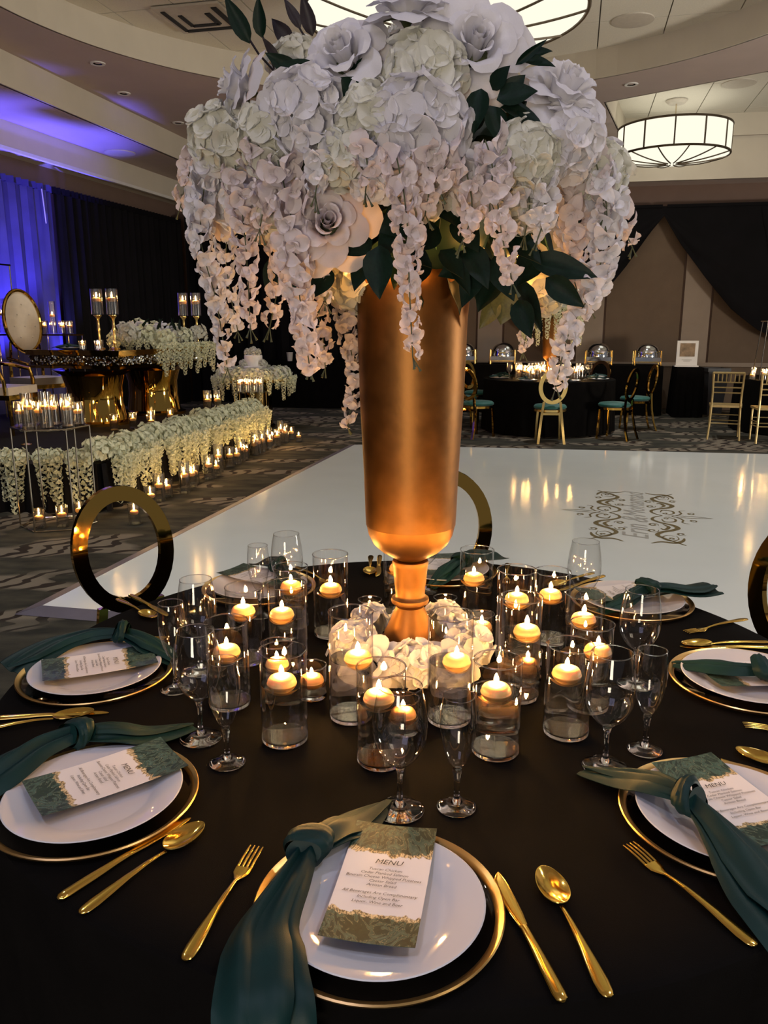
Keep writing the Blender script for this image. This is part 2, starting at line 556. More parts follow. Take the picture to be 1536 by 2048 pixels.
# ================================================================== the setting
def LW(y): return -5.44 + 0.25 * (y - 10.25)        # left wall
def BW(x): return 14.3 - 0.2 * x                    # back wall
def IL(y): return -4.44 + 0.225 * (y - 8.31)        # inner edge of the low left soffit
def BF(x): return 13.8 - 0.2 * x                    # back bulkhead face


structure('floor', MB().prism([(-10, -6), (13, -6), (13, 16.5), (-10, 16.5)], -0.05, 0.0), 'carpet', 'dark grey patterned ballroom carpet', smooth=False)


def vert_strip(poly, z0, z1, th=0.05, closed=False):
    """a vertical band along a plan polyline"""
    mb = MB()
    n = len(poly)
    for i in range(n if closed else n - 1):
        a = Vector((*poly[i], 0)); b = Vector((*poly[(i + 1) % n], 0))
        d = (b - a); ln = d.length
        mb.box(((a.x + b.x) / 2, (a.y + b.y) / 2, (z0 + z1) / 2), (ln + th * 0.5, th, z1 - z0), atan2(d.y, d.x))
    return mb


CX, CY = LW(15.14), 15.14
structure('wall_left', vert_strip([(LW(-4) - .05, -4), (CX - .05, CY + .05)], 0, 4.25, 0.1), 'wall_dark', 'brown left wall above the black drapes', smooth=False)
wb = structure('wall_back', vert_strip([(CX, BW(CX) + .06), (12, BW(12) + .06)], 0, 4.0, 0.1), 'wall_dark', 'brown back wall behind the draped swags', smooth=False)
# wallpaper panels and pale pilaster strips on the back wall
x = -3.6
k = 0
bang = atan2(-0.2, 1)
pan_me = MB().box((0, 0, 0), (1.30, 0.03, 2.6)).mesh('wall_panel', 'wall_panel', False)
pil_me = MB().box((0, 0, 0), (0.46, 0.045, 2.6)).mesh('pilaster', 'wall_pilaster', False)
low_me = MB().box((0, 0, 0), (1.80, 0.03, 0.78)).mesh('dado_panel', 'wall_panel', False)
rail_me = MB().box((0, 0, 0), (1.81, 0.06, 0.07)).mesh('chair_rail', 'wall_pilaster', False)
X0 = 3.72
for k in range(-4, 5):
    px = X0 + k * 1.80
    inst('pilaster', pil_me, wb, (px, BW(px) - .02, 2.15), (0, 0, bang))
    pm = px + 0.90
    inst('wall_panel', pan_me, wb, (pm, BW(pm) - .02, 2.15), (0, 0, bang))
    inst('dado_panel', low_me, wb, (pm, BW(pm) - .02, 0.40), (0, 0, bang))
    inst('chair_rail', rail_me, wb, (pm, BW(pm) - .03, 0.82), (0, 0, bang))

# ---- ceiling
ceil_top = structure('ceiling', MB().prism([(-8, -6), (13, -6), (13, 16), (-8, 16)], 4.92, 5.0), 'tile_gap', 'pale tiled ballroom ceiling with coffers', smooth=False)
structure('ceiling_soffit_low', MB().prism([(LW(-5), -5), (IL(-5), -5), (IL(14.6), 14.6), (LW(15.2), 15.2)], 4.18, 4.22), 'ceiling_soffit', 'low left soffit of the ceiling washed in blue light', smooth=False)
structure('trim_1', vert_strip([(IL(-5), -5), (IL(14.5), 14.5)], 4.18, 4.60, 0.05), 'ceiling_paint', 'tan fascia band along the left soffit', smooth=False)
structure('trim_2', vert_strip([(LW(-5) + .18, -5), (LW(15.0) + .18, 15.0)], 3.83, 4.18, 0.36), 'ceiling_paint', 'cornice box above the left drapes', smooth=False)
structure('trim_3', vert_strip([(LW(-5) + .37, -5), (LW(15.0) + .37, 15.0)], 3.80, 3.845, 0.06), 'white_paint', 'pale moulding under the left cornice', smooth=False)
structure('trim_4', vert_strip([(-3.2, BF(-3.2)), (12, BF(12))], 3.9, 4.92, 0.06), 'ceiling_paint', 'tan bulkhead in front of the back wall', smooth=False)
structure('ceiling_soffit_back', MB().prism([(-3.9, BF(-3.9)), (12, BF(12)), (12, BW(12) + .1), (-4.2, BW(-4.2) + .1)], 3.9, 3.93), 'ceiling_soffit', 'soffit strip along the back wall', smooth=False)


def soffit_with_holes(outer, holes, z):
    vs = []; es = []
    for poly in [outer] + holes:
        o = len(vs); n = len(poly)
        vs += [Vector(p) for p in poly]
        es += [(o + i, o + (i + 1) % n) for i in range(n)]
    V, E_, F_, *_r = geometry.delaunay_2d_cdt(vs, es, [], 0, 1e-5)

    def inside(p, poly):
        c = False; n = len(poly)
        for i in range(n):
            a, b = poly[i], poly[(i + 1) % n]
            if (a[1] > p[1]) != (b[1] > p[1]) and p[0] < (b[0] - a[0]) * (p[1] - a[1]) / (b[1] - a[1]) + a[0]:
                c = not c
        return c
    fs = []
    for f in F_:
        c = sum((V[i] for i in f), Vector((0, 0))) / len(f)
        if inside(c, outer) and not any(inside(c, h) for h in holes):
            fs.append(tuple(f))
    mb = MB(); n = len(V)
    mb.v = [(p.x, p.y, z) for p in V] + [(p.x, p.y, z + .03) for p in V]
    mb.f = [tuple(reversed(f)) for f in fs] + [tuple(i + n for i in f) for f in fs]
    return mb


COF = (0.24, 5.95, 4.24)
circ = [(COF[0] + COF[2] * cos(2 * pi * i / 96), COF[1] + COF[2] * sin(2 * pi * i / 96)) for i in range(96)]
cof2 = [(3.01, 10.57), (4.63, 9.17), (7.2, 7.9), (9.8, 8.6), (9.8, 11.75), (3.95, 12.93)]
structure('ceiling_soffit_main', soffit_with_holes([(IL(-5), -5), (12, -5), (12, 11.35), (-3.06, 14.36)], [circ, cof2], 4.55), 'ceiling_soffit', 'main ceiling soffit around the round coffer', smooth=False)
structure('trim_5', vert_strip(circ, 4.55, 4.93, 0.03, True), 'ceiling_paint', 'curved tan fascia of the round coffer', smooth=True, angle=30)
structure('trim_6', vert_strip(cof2, 4.55, 4.93, 0.03, True), 'ceiling_paint', 'angular fascia of the far coffer', smooth=False)
# ceiling tiles
tw, tl = 0.75, 1.5
tile_me = MB().box((0, 0, 0), (tw - .014, tl - .014, 0.03)).mesh('ceiling_tile', 'ceiling_tile', False)
ta = radians(-13)
for (cx, cy_, ni, nj, rr) in ((COF[0], COF[1], 7, 4, COF[2]), (6.1, 10.6, 6, 3, 9)):
    for i in range(-ni, ni + 1):
        for j in range(-nj, nj + 1):
            lx, ly = (i + .5) * tw, (j + .5) * tl
            X = cx + lx * cos(ta) - ly * sin(ta); Y = cy_ + lx * sin(ta) + ly * cos(ta)
            if rr < 9 and (X - cx) ** 2 + (Y - cy_) ** 2 > (rr + .7) ** 2: continue
            if rr == 9 and not (2.2 < X < 10.4 and 7.2 < Y < 13.5 and (X - COF[0]) ** 2 + (Y - COF[1]) ** 2 > 5.0 ** 2): continue
            inst('ceiling_tile', tile_me, ceil_top, (X, Y, 4.905), (0, 0, ta))
# air vent with slots
v = thing('air_vent', 'slotted air vent in the ceiling tiles at upper left', 'vent', (-2.15, 8.35, 4.89), ta, None, 1.25)
build('frame', MB().box((0, 0, -.02), (.62, .62, .02)), 'vent_metal', v, False)
for s_ in (0, 1):
    q = .24 - .11 * s_
    build('slot', MB().box((0, q, -.033), (2 * q, .05, .012)), 'vent_hole', v, False)
    build('slot', MB().box((q, 0, -.033), (.05, 2 * q, .012)), 'vent_hole', v, False)
    build('slot', MB().box((-q, 0, -.033), (.04, 2 * q, .012)), 'vent_hole', v, False)
sp_me = MB().lathe([(0, -.012), (.20, -.012), (.235, -.006), (.24, .01)], 32).mesh('grille', 'vent_metal')
for i, (p, lab) in enumerate((((2.74, 8.48, 4.885), 'round ceiling speaker right of the large pendant'), ((5.0, 10.92, 4.885), 'round ceiling speaker beyond the small drum pendant'), ((-4.27, 12.0, 4.168), 'round ceiling speaker in the blue-lit soffit'))):
    s_ = thing('ceiling_speaker', lab, 'speaker', p, group='ceiling speakers')
    inst('grille', sp_me, s_)
dl_ring = MB().lathe([(.055, -.004), (.085, -.008), (.09, .004)], 24).mesh('ring', 'white_paint')
dl_lens = MB().lathe([(0, .01), (.035, .006), (.055, -.002)], 20).mesh('lens', 'chafer_steel')
for i, (p, lab) in enumerate((((-3.49, 8.84, 4.545), 'recessed downlight nearest the upper left corner'), ((-3.58, 10.1, 4.545), 'recessed downlight, middle one of the left row'), ((-3.25, 11.71, 4.545), 'recessed downlight closest to the white flowers'), ((3.11, 9.69, 4.545), 'recessed downlight left of the far drum pendant'))):
    d = thing('downlight', lab, 'light', p, group='recessed downlights')
    inst('ring', dl_ring, d); inst('lens', dl_lens, d)


def drum(label, c, R, h, zb, ztop, n=12, rot=0.0):
    t = thing('drum_pendant', label, 'pendant light', (c[0], c[1], zb), rot)
    a = 2 * pi / n
    mb = MB()
    mb.grid(lambda u, w: (R * cos((u - .5) * a), R * sin((u - .5) * a), .01 + w * (h - .02)), 7, 2)
    pm = mb.mesh('shade_panel', 'drum_glow')
    rm = MB().box((R + .004, 0, h / 2), (.018, .022, h)).mesh('rib', 'bronze_rib', False)
    dip = 0.13 * R
    mb = MB().tube([(R * (1 - q), 0, -.012 - dip * (1 - (1 - q) ** 2)) for q in [i / 10 for i in range(10)]], .010, 6)
    bm = mb.mesh('bowl_rib', 'bronze_rib')
    for i in range(n):
        inst('shade_panel', pm, t, rot=(0, 0, i * a + a / 2))
        inst('rib', rm, t, rot=(0, 0, i * a))
        inst('bowl_rib', bm, t, rot=(0, 0, i * a + a / 2))
    build('ring', MB().tube([(R * cos(2 * pi * i / 64), R * sin(2 * pi * i / 64), 0) for i in range(64)], .018, 6, True), 'bronze_rib', t)
    build('ring', MB().tube([(R * cos(2 * pi * i / 64), R * sin(2 * pi * i / 64), h) for i in range(64)], .018, 6, True), 'bronze_rib', t)
    build('bowl', MB().lathe([(R * .995 * (1 - q), -dip * (1 - (1 - q) ** 2)) for q in [i / 12 for i in range(13)]], 48), 'drum_glow', t)
    build('stem', MB().tube([(0, 0, h * .2), (0, 0, ztop - zb - .02)], .012, 8), 'frame_chrome', t)
    build('canopy', MB().lathe([(0, ztop - zb - .05), (.12, ztop - zb - .05), (.16, ztop - zb - .015), (.16, ztop - zb)], 32), 'vent_metal', t)
    for i in range(3):
        g = 2 * pi * i / 3
        build('spoke', MB().tube([(0, 0, h * .9), (R * cos(g), R * sin(g), h * .98)], .008, 6), 'bronze_rib', t)
    return t


drum('large round drum pendant above the tall flower centrepiece', (0.44, 6.05), 1.21, 0.50, 4.12, 4.885, 12, radians(8))
drum('smaller drum pendant hanging at the upper right', (4.42, 11.8), 0.84, 0.40, 4.09, 4.885, 12, radians(12))

# ---- black drapes on the left wall and the far left of the back wall


def drape(label, a, b, ztop, folds, amp, z0=0.0, seed=0, mat='drape_black'):
    r = random.Random(seed)
    A = Vector((*a, 0)); B = Vector((*b, 0)); d = B - A; nrm = Vector((d.y, -d.x, 0)).normalized()
    ph = r.random() * 6; ph2 = r.random() * 6

    def fn(u, w):
        s = amp * (sin(2 * pi * folds * u + ph) + .4 * sin(2 * pi * folds * 2.3 * u + ph2)) * (.55 + .45 * (1 - w))
        p = A + d * u + nrm * s
        return (p.x, p.y, z0 + w * (ztop - z0))
    o = thing('drape', label, 'drape', (0, 0, 0), group='black drapes along the left wall')
    build('cloth', MB().sheet(fn, int(folds * 8) + 1, 4, .004), mat, o)
    build('heading', MB().sheet(lambda u, w: (*(A + d * u + nrm * (amp * 1.3 * sin(2 * pi * folds * 2 * u)))[:2], ztop - .01 + w * .09), int(folds * 10) + 1, 2, .004), mat, o)
    return o


ys = [2.0, 5.0, 8.2, 10.9, 12.8, 14.7]
labs = ['black drape panel nearest the camera, outside the left edge', 'dark blue drape panel behind the near half of the stage', 'blue-lit navy drape panel behind the candle shelf', 'black drape panel between the cream chair and the far corner', 'black drape panel in the far left corner']
for i in range(5):
    drape(labs[i], (LW(ys[i]) + .30, ys[i]), (LW(ys[i + 1]) + .30, ys[i + 1]), 3.42, 9, .05, seed=i, mat='drape_blue_lit' if i in (1, 2) else 'drape_black')
drape('black drape covering the left part of the back wall', (CX + .25, BW(CX) - .35), (0.85, BW(.85) - .3), 3.47, 15, .05, seed=11)

# ---- black swags over the back wall
LOW = [(0.85, 3.38), (1.14, 3.2), (1.52, 2.80), (2.09, 1.97), (2.55, 1.48), (2.98, 1.20), (3.35, 1.48), (3.70, 1.88), (4.18, 2.49), (4.57, 3.08), (4.80, 3.37), (5.08, 2.90), (5.54, 2.30), (6.0, 1.78), (6.45, 1.43), (6.95, 1.2), (7.4, 1.5), (7.9, 2.1), (8.4, 2.8), (8.75, 3.37)]


def lowz(x):
    for (a, za), (b, zb) in zip(LOW, LOW[1:]):
        if a <= x <= b:
            q = (x - a) / (b - a); return za + (zb - za) * q
    return 3.37


for (xa, xb, lab) in ((0.85, 4.80, 'black fabric swag hanging low behind the far round table'), (4.80, 8.75, 'black fabric swag at the right edge of the back wall')):
    t = thing('swag', lab, 'swag', group='black swags on the back wall')
    xm = (xa + xb) / 2

    def fn(u, w, xa=xa, xb=xb, xm=xm):
        x = xa + (xb - xa) * u
        zl = lowz(x); z = 3.53 + (zl - 3.53) * w
        fold = .035 * sin(22 * (1 - w) * (1.0) + 3 * abs(x - xm)) * w * (1 - abs(2 * u - 1) ** 4)
        return (x, BW(x) - .22 + fold - .10 * w * (1 - (2 * u - 1) ** 2), z)
    build('cloth', MB().sheet(fn, 41, 14, .004), 'drape_black', t)
    build('seam', MB().tube([(xm - .35 + .35 * q, BW(xm - .3) - .40, 3.4 - 1.55 * q - .3 * q * (1 - q)) for q in [i / 8 for i in range(9)]], .007, 5), 'wall_pilaster', t)
    build('heading', MB().box(((xa + xb) / 2, BW(xm) - .22, 3.53), (xb - xa, .05, .05), bang), 'drape_black', t, False)

# ================================================================== dance floor and its emblem
DF = [(-1.95, 2.49), (3.6, 1.30), (5.4, 7.62), (-0.46, 8.54)]
dfl = thing('dance_floor', 'glossy white dance floor laid over the carpet', 'dance floor')
build('deck', MB().prism([DF[0], DF[1], DF[2], DF[3]], 0.0, 0.025), 'dance_white', dfl, False)
for i in range(4):
    a = Vector(DF[i]); b = Vector(DF[(i + 1) % 4]); d = (b - a).normalized(); n = Vector((d.y, -d.x))
    w_ = .10
    mb = MB()
    mb.v = [(*(a + n * 0), .026), (*(b + n * 0), .026), (*(b + n * w_ + d * w_), .002), (*(a + n * w_ - d * w_), .002), (*(a), .0), (*(b), .0)]
    mb.f = [(0, 3, 2, 1), (4, 5, 2, 3), (0, 1, 5, 4), (0, 4, 3), (1, 2, 5)]
    build('edge_ramp', mb, 'floor_border', dfl, False)


def catmull(P, k=6):
    P = [Vector(p) for p in P]; out = []
    for i in range(len(P) - 1):
        p0 = P[max(i - 1, 0)]; p1 = P[i]; p2 = P[i + 1]; p3 = P[min(i + 2, len(P) - 1)]
        for j in range(k):
            t = j / k
            out.append(.5 * ((2 * p1) + (p2 - p0) * t + (2 * p0 - 5 * p1 + 4 * p2 - p3) * t * t + (3 * p1 - p0 - 3 * p2 + p3) * t ** 3))
    out.append(P[-1])
    return out


def ribbon(mb, pts, w, z=0.0, taper=True):
    n = len(pts); v = []; f = []
    for i, p in enumerate(pts):
        t = pts[min(i + 1, n - 1)] - pts[max(i - 1, 0)]
        t = t.normalized() if t.length > 1e-9 else Vector((1, 0))
        q = Vector((-t.y, t.x)) * w * .5 * ((.25 + .75 * sin(pi * i / (n - 1))) if taper else 1)
        v += [(p.x + q.x, p.y + q.y, z), (p.x - q.x, p.y - q.y, z)]
    for i in range(n - 1):
        f.append((2 * i, 2 * i + 1, 2 * i + 3, 2 * i + 2))
    mb.add(v, f)


def spiral(c, r, turns, a0, sgn=1, n=26):
    return [Vector((c[0] + r * (1 - .85 * i / n) * cos(a0 + sgn * turns * 2 * pi * i / n), c[1] + r * (1 - .85 * i / n) * sin(a0 + sgn * turns * 2 * pi * i / n) * .8)) for i in range(n + 1)]


fl = MB()
for s_ in (1, -1):
    def F_(P, w):
        ribbon(fl, [Vector((p.x * s_, p.y)) for p in catmull([Vector(q) for q in P])], w)
    F_([(0, -.02), (.07, -.085), (.16, -.10), (.25, -.04), (.31, .04), (.40, .075), (.48, .03), (.56, -.05), (.66, -.08), (.76, -.02), (.84, .05), (.90, .10)], .040)
    F_([(.70, .10), (.78, .085), (.85, .03), (.84, -.06), (.90, -.13)], .036)
    F_([(0, .05), (.05, .10), (.12, .13), (.20, .12), (.24, .17)], .016)
    F_([(.03, .0), (.10, .07), (.19, .06), (.21, -.01), (.12, -.03)], .020)
    F_([(.30, -.03), (.38, .01), (.47, -.02), (.44, -.05)], .030)
    F_([(.64, .05), (.74, .06), (.80, -.0), (.72, -.05), (.64, -.01), (.66, .04)], .014)
    F_([(.02, .02), (.03, .16), (.025, .26), (0.0, .36)], .012)
    for (c, r, tn, a0, sg) in (((.33, -.10), .05, 1.4, 1.2, 1), ((.52, -.11), .055, 1.3, 2.0, -1), ((.13, .20), .04, 1.2, 0, 1), ((.58, .09), .045, 1.2, 1.0, -1), ((.09, .0), .028, 1.0, 0, 1), ((.73, .01), .03, 1.0, 0, 1)):
        ribbon(fl, [Vector((p.x * s_, p.y)) for p in spiral(c, r, tn, a0, sg)], .017)
fl_me = fl.mesh('flourish', 'decal_gold', False)
eang = atan2(1.71, 0.5)
emb = thing('floor_emblem', 'gold scroll emblem with two names printed on the dance floor', 'emblem', (1.95, 4.66, 0.0262), eang)
inst('flourish', fl_me, emb, (0, .225, 0))
inst('flourish', fl_me, emb, (0, -.225, 0), (0, 0, 0), (1, -1, 1))


def text_mesh(name, lines, mat, shear=0.0):
    """lines: (text, size, x, y) centred; one joined flat mesh"""
    mb = MB()
    dg = bpy.context.evaluated_depsgraph_get()
    for (s, size, x, y) in lines:
        cu = bpy.data.curves.new('t', 'FONT'); cu.body = s; cu.size = size; cu.align_x = 'CENTER'; cu.align_y = 'CENTER'; cu.shear = shear; cu.resolution_u = 2
        o = bpy.data.objects.new('t', cu); col.objects.link(o)
        bpy.context.view_layer.update()
        me = o.evaluated_get(bpy.context.evaluated_depsgraph_get()).to_mesh()
        mb.add([(p.co.x + x, p.co.y + y, 0) for p in me.vertices], [tuple(p.vertices) for p in me.polygons])
        o.evaluated_get(bpy.context.evaluated_depsgraph_get()).to_mesh_clear()
        bpy.data.objects.remove(o); bpy.data.curves.remove(cu)
    return mb.mesh(name, mat, False)


inst('lettering', text_mesh('lettering', [('Erin', .27, -.58, 0), ('&', .30, -.20, 0), ('Mohamad', .25, .40, 0)], 'decal_grey', .35), emb)
# ================================================================== flower kit


def petal_fn(length, width, cup, lift, bend=0.0):
    def fn(u, w):
        q = 2 * u - 1
        half = width * (.12 * (1 - w) + sin(pi * w) ** .9 * (.80 + .35 * w))
        w = .5 - .5 * cos(pi * w)
        x = q * half
        y = length * w
        z = lift * w * w * length + cup * q * q * width - bend * w ** 4 * length + .04 * length * sin(5 * q + 2 * w)
        return (x, y, z)
    return fn


# roses: five rings of petals around a tight heart
ROSE_L = ((3, .10, .15, 1.35, .80, .00), (4, .17, .32, 1.00, .76, .03), (5, .26, .60, .80, .62, .12), (6, .30, .92, .72, .40, .20), (6, .28, 1.05, .74, .10, .30))
rose_me = {}
for mat in ('petal_white', 'petal_pink'):
    L_ = []
    for (n, r0, r1, wrap, h, curl) in ROSE_L:
        def fn(u, w, r0=r0, r1=r1, wrap=wrap, h=h, curl=curl):
            q = 2 * u - 1
            ww = w * (1 - .16 * abs(q) ** 2.2)
            sh = .35 + .65 * sin(pi * min(1.0, .10 + .72 * w))
            a = q * wrap * sh
            r = r0 + (r1 - r0) * ww ** 1.25 + curl * ww ** 5 * .8
            z = h * sin(ww * pi / 2) - curl * .9 * ww ** 6 + .025 * sin(7 * q + 3 * w)
            return (r * cos(a), r * sin(a), z)
        L_.append(MB().grid(fn, 8, 7).mesh('petal', mat))
    heart = MB().grid(lambda u, w: ((.11 - .05 * u) * (.6 + .5 * w) * cos(u * 4.6 * pi), (.11 - .05 * u) * (.6 + .5 * w) * sin(u * 4.6 * pi), .25 + .55 * w), 40, 4).mesh('rose', mat)
    rose_me[mat] = (heart, L_)
calyx_me = MB()
for k in range(5):
    calyx_me.grid(lambda u, w: petal_fn(.55, .16, .1, -.1)(u, w), 4, 5, M=Matrix.Rotation(k * 2 * pi / 5, 4, 'Z') @ Matrix.Translation((0, .08, -.05)))
calyx_me.lathe([(0, -.30), (.06, -.28), (.16, -.12), (.24, .02), (.10, .08)], 10)
calyx_me.tube([(0, 0, -.25), (.02, 0, -.7), (.05, .02, -1.4)], .045, 6)
calyx_me = calyx_me.mesh('calyx', 'stem_green')


def rose(parent, loc, direction, R, mat='petal_white', spin=0.0, seed=0, stem=True):
    r = random.Random(seed)
    heart, L_ = rose_me[mat]
    o = inst('rose', heart, parent, loc, align(direction, spin=spin), R)
    if stem: inst('calyx', calyx_me, o)
    for i, (n, *_x) in enumerate(ROSE_L):
        for k in range(n):
            s = r.uniform(.92, 1.08)
            inst('petal', L_[i], o, (0, 0, 0), (r.uniform(-.06, .06), r.uniform(-.06, .06), 2 * pi * (k + .5 * (i % 2)) / n + r.uniform(-.12, .12)), s)
    return o


def floret_mb(seed, n=4, size=1.0, nu=5, nv=7):
    r = random.Random(seed); mb = MB()
    for k in range(n):
        M = Matrix.Rotation(2 * pi * k / n + r.uniform(-.15, .15), 4, 'Z') @ Matrix.Rotation(r.uniform(.05, .5), 4, 'X')
        mb.grid(petal_fn(size * r.uniform(.9, 1.1), size * .60, r.uniform(.1, .35), r.uniform(-.1, .25), r.uniform(0, .3)), nu, nv, M=M)
    return mb


flo_me = {m: [floret_mb(i).mesh('floret', m) for i in range(3)] for m in ('petal_cream', 'petal_white')}
hyd_core = MB().lathe([(0, -.9), (.12, -.8), (.5, -.35), (.66, .1), (.5, .5), (0, .68)], 12).mesh('hydrangea', 'petal_cream')


def fib_dirs(n, zmin=-.35):
    out = []
    for i in range(n):
        z = 1 - (1 - zmin) * (i + .5) / n
        a = i * 2.39996
        s = sqrt(max(0, 1 - z * z))
        out.append(Vector((s * cos(a), s * sin(a), z)))
    return out


def hydrangea(parent, loc, direction, R, mat='petal_cream', n=26, joined=False, seed=0, name='hydrangea'):
    r = random.Random(seed)
    o = inst(name, hyd_core, parent, loc, align(direction, spin=r.random() * 6), R)
    mb = MB()
    for i, d in enumerate(fib_dirs(n)):
        dd = (d + Vector((r.uniform(-.2, .2), r.uniform(-.2, .2), r.uniform(-.2, .2)))).normalized()
        m = align(dd, spin=r.random() * 6); s = r.uniform(.36, .48)
        p = d * r.uniform(.60, .78)
        if joined:
            q = floret_mb(i % 3, 4, 1, 4, 6)
            mb.add(q.v, q.f, Matrix.Translation(p) @ m.to_4x4() @ Matrix.Scale(s, 4))
        else:
            inst('floret', flo_me[mat][i % 3], o, p, m, s)
    if joined:
        f = build('florets', mb, mat, o); f['kind'] = 'stuff'
    return o


def blossom_mb(seed, nu=5, nv=7):
    r = random.Random(seed); mb = MB()
    for (a, s, tilt) in ((.85, 1.0, .25), (-.75, .95, .30), (2.7, .70, .6), (-2.1, .62, .7), (0.1, .55, 1.05)):
        M = Matrix.Rotation(a + r.uniform(-.3, .3), 4, 'Z') @ Matrix.Rotation(tilt + r.uniform(-.35, .35), 4, 'X')
        mb.grid(petal_fn(s * r.uniform(.85, 1.15), s * r.uniform(.46, .58), r.uniform(.2, .6), r.uniform(-.2, .2), r.uniform(.2, .8)), nu, nv, M=M)
    return mb


blo_me = {m: [blossom_mb(40 + i).mesh('blossom', m) for i in range(4)] for m in ('petal_pink', 'petal_cream', 'petal_white')}


def strand(parent, pts, mat='petal_pink', joined=False, seed=0, size=.030, step=.0098, name='wisteria_strand', tip=True):
    r = random.Random(seed)
    P = catmull([Vector(p) for p in pts], 8)
    org = P[0].copy()
    P = [p - org for p in P]
    L_ = [0]
    for a, b in zip(P, P[1:]):
        L_.append(L_[-1] + (b - a).length)
    tot = L_[-1]
    st = MB().tube(P[::3] + [P[-1]], [.0012] * (len(P[::3]) + 1), 5)
    if tip:
        for k in range(3):
            d = Vector((r.uniform(-.6, .6), r.uniform(-.6, .6), -1)).normalized()
            e = P[-1] + d * r.uniform(.008, .022)
            st.tube([P[-1], e, e + d * .008], [.0008, .0011, .0026], 5)
    o = build(name, st, 'stem_green', parent, loc=org)
    mb = MB()
    n = int(tot / step)
    a = r.random() * 6
    for i in range(n):
        t = (i + .3) / n
        s_ = t * tot
        j = max(k for k in range(len(L_)) if L_[k] <= s_)
        j = min(j, len(P) - 2)
        q = (s_ - L_[j]) / max(1e-6, L_[j + 1] - L_[j])
        p = P[j].lerp(P[j + 1], q)
        a += 2.4 + r.uniform(-.3, .3)
        rad = size * (.85 - .45 * t)
        d = Vector((cos(a), sin(a), -.25 + r.uniform(-.3, .2)))
        sc_ = size * (1.08 - .48 * t) * r.uniform(.85, 1.15)
        m = align(d + Vector((r.uniform(-.5, .5), r.uniform(-.5, .5), r.uniform(-.5, .3))), spin=r.random() * 6)
        pos = p + Vector((cos(a), sin(a), 0)) * rad * .75
        if joined:
            b = blossom_mb(40 + i % 4, 4, 6)
            mb.add(b.v, b.f, Matrix.Translation(pos) @ m.to_4x4() @ Matrix.Scale(sc_, 4))
        else:
            inst('blossom', blo_me[mat][i % 4], o, pos, m, sc_)
    if joined:
        b = build('blossoms', mb, mat, o); b['kind'] = 'stuff'
    return o


def leaf_mb():
    def fn(u, w):
        q = 2 * u - 1
        half = .5 * sin(pi * w ** .8) ** .9 * (1 - .25 * w)
        return (q * half, w, .22 * abs(q) * half - .16 * w * w + .02 * sin(9 * w))
    return MB().sheet(fn, 5, 8, .008)


leaf_me = {m: leaf_mb().mesh('leaf', m) for m in ('leaf_green', 'leaf_olive', 'leaf_purple')}


def leaf(parent, a, b, width, mat='leaf_green', spin=0.0):
    a = Vector(a); b = Vector(b); d = b - a; L_ = d.length
    y = d.normalized()
    zref = Vector((0, -1, .35))
    x = y.cross(zref).normalized(); z = x.cross(y)
    M = Matrix((x, y, z)).transposed() @ Matrix.Rotation(spin, 3, 'Y')
    return inst('leaf', leaf_me[mat], parent, a, M, (max(width, .012) * 1.3, L_ * 1.15, L_))


# ================================================================== the near round table
def cloth_mb(R, z, drop, folds, amp, n=160, seed=0):
    mb = MB(); prof = [(0, 0), (R * .5, 0), (R * .9, 0), (R - .012, 0), (R - .003, -.004), (R, -.014)]
    rows = [(r, zz, 0) for r, zz in prof] + [(R, -drop * q, q) for q in (.12, .3, .55, .8, 1.0)]
    v = []; f = []
    for j, (r, zz, q) in enumerate(rows):
        for k in range(n):
            a = 2 * pi * k / n
            s = amp * q * (sin(folds * a + seed) + .35 * sin(folds * 2.1 * a + 1.7 + seed)) + .05 * q * amp * 10 * q
            v.append(((r + s) * cos(a), (r + s) * sin(a), z + zz))
    for j in range(len(rows) - 1):
        for k in range(n):
            k2 = (k + 1) % n
            if j == 0:
                continue
            f.append((j * n + k, j * n + k2, (j + 1) * n + k2, (j + 1) * n + k))
    f.append(tuple(n + k for k in range(n)))
    v0 = v; mb.add(v0, f)
    return mb


RT = 0.893
tb = thing('round_table', 'round banquet table hidden under the near black cloth', 'table', (0, 0, 0))
build('tabletop', MB().lathe([(0, TZ - .035), (RT - .02, TZ - .035), (RT - .012, TZ - .02), (RT - .02, TZ - .006), (0, TZ - .006)], 64), 'wall_panel', tb)
for k in range(4):
    a = pi / 4 + k * pi / 2
    build('leg', MB().tube([(.5 * cos(a), .5 * sin(a), 0), (.45 * cos(a), .45 * sin(a), TZ - .03)], .018, 8), 'dark_metal', tb)
tc_ = build('tablecloth', cloth_mb(RT, TZ, .735, 22, .022), 'black_cloth')
tag(tc_, 'floor-length black cloth on the near round table', 'tablecloth')

# ---- gold pedestal vase
VX, VY = -0.026, 0.10
vz = thing('pedestal_vase', 'tall matte gold trumpet vase in the middle of the near table', 'vase', (VX, VY, TZ))
build('body', MB().lathe([(.030, .236), (.045, .245), (.066, .258), (.083, .274), (.0945, .296), (.0995, .318)], 64), 'vase_gold', vz)
build('bowl', MB().lathe([(.1003, .3185), (.1015, .34), (.1042, .43), (.1085, .52), (.1123, .595), (.1156, .702), (.1167, .762), (.1172, .772), (.1192, .79), (.1205, .82), (.1185, .845), (.112, .862), (.106, .868), (.100, .860), (.098, .80), (.09, .4), (0, .34)], 64), 'vase_gold', vz)
build('stem', MB().lathe([(.0285, .236), (.040, .234), (.0412, .229), (.040, .222), (.0385, .210), (.036, .18), (.0333, .152), (.036, .148), (.0425, .144), (.0435, .139), (.0425, .134), (.036, .130), (.0315, .124)], 48), 'vase_gold', vz)
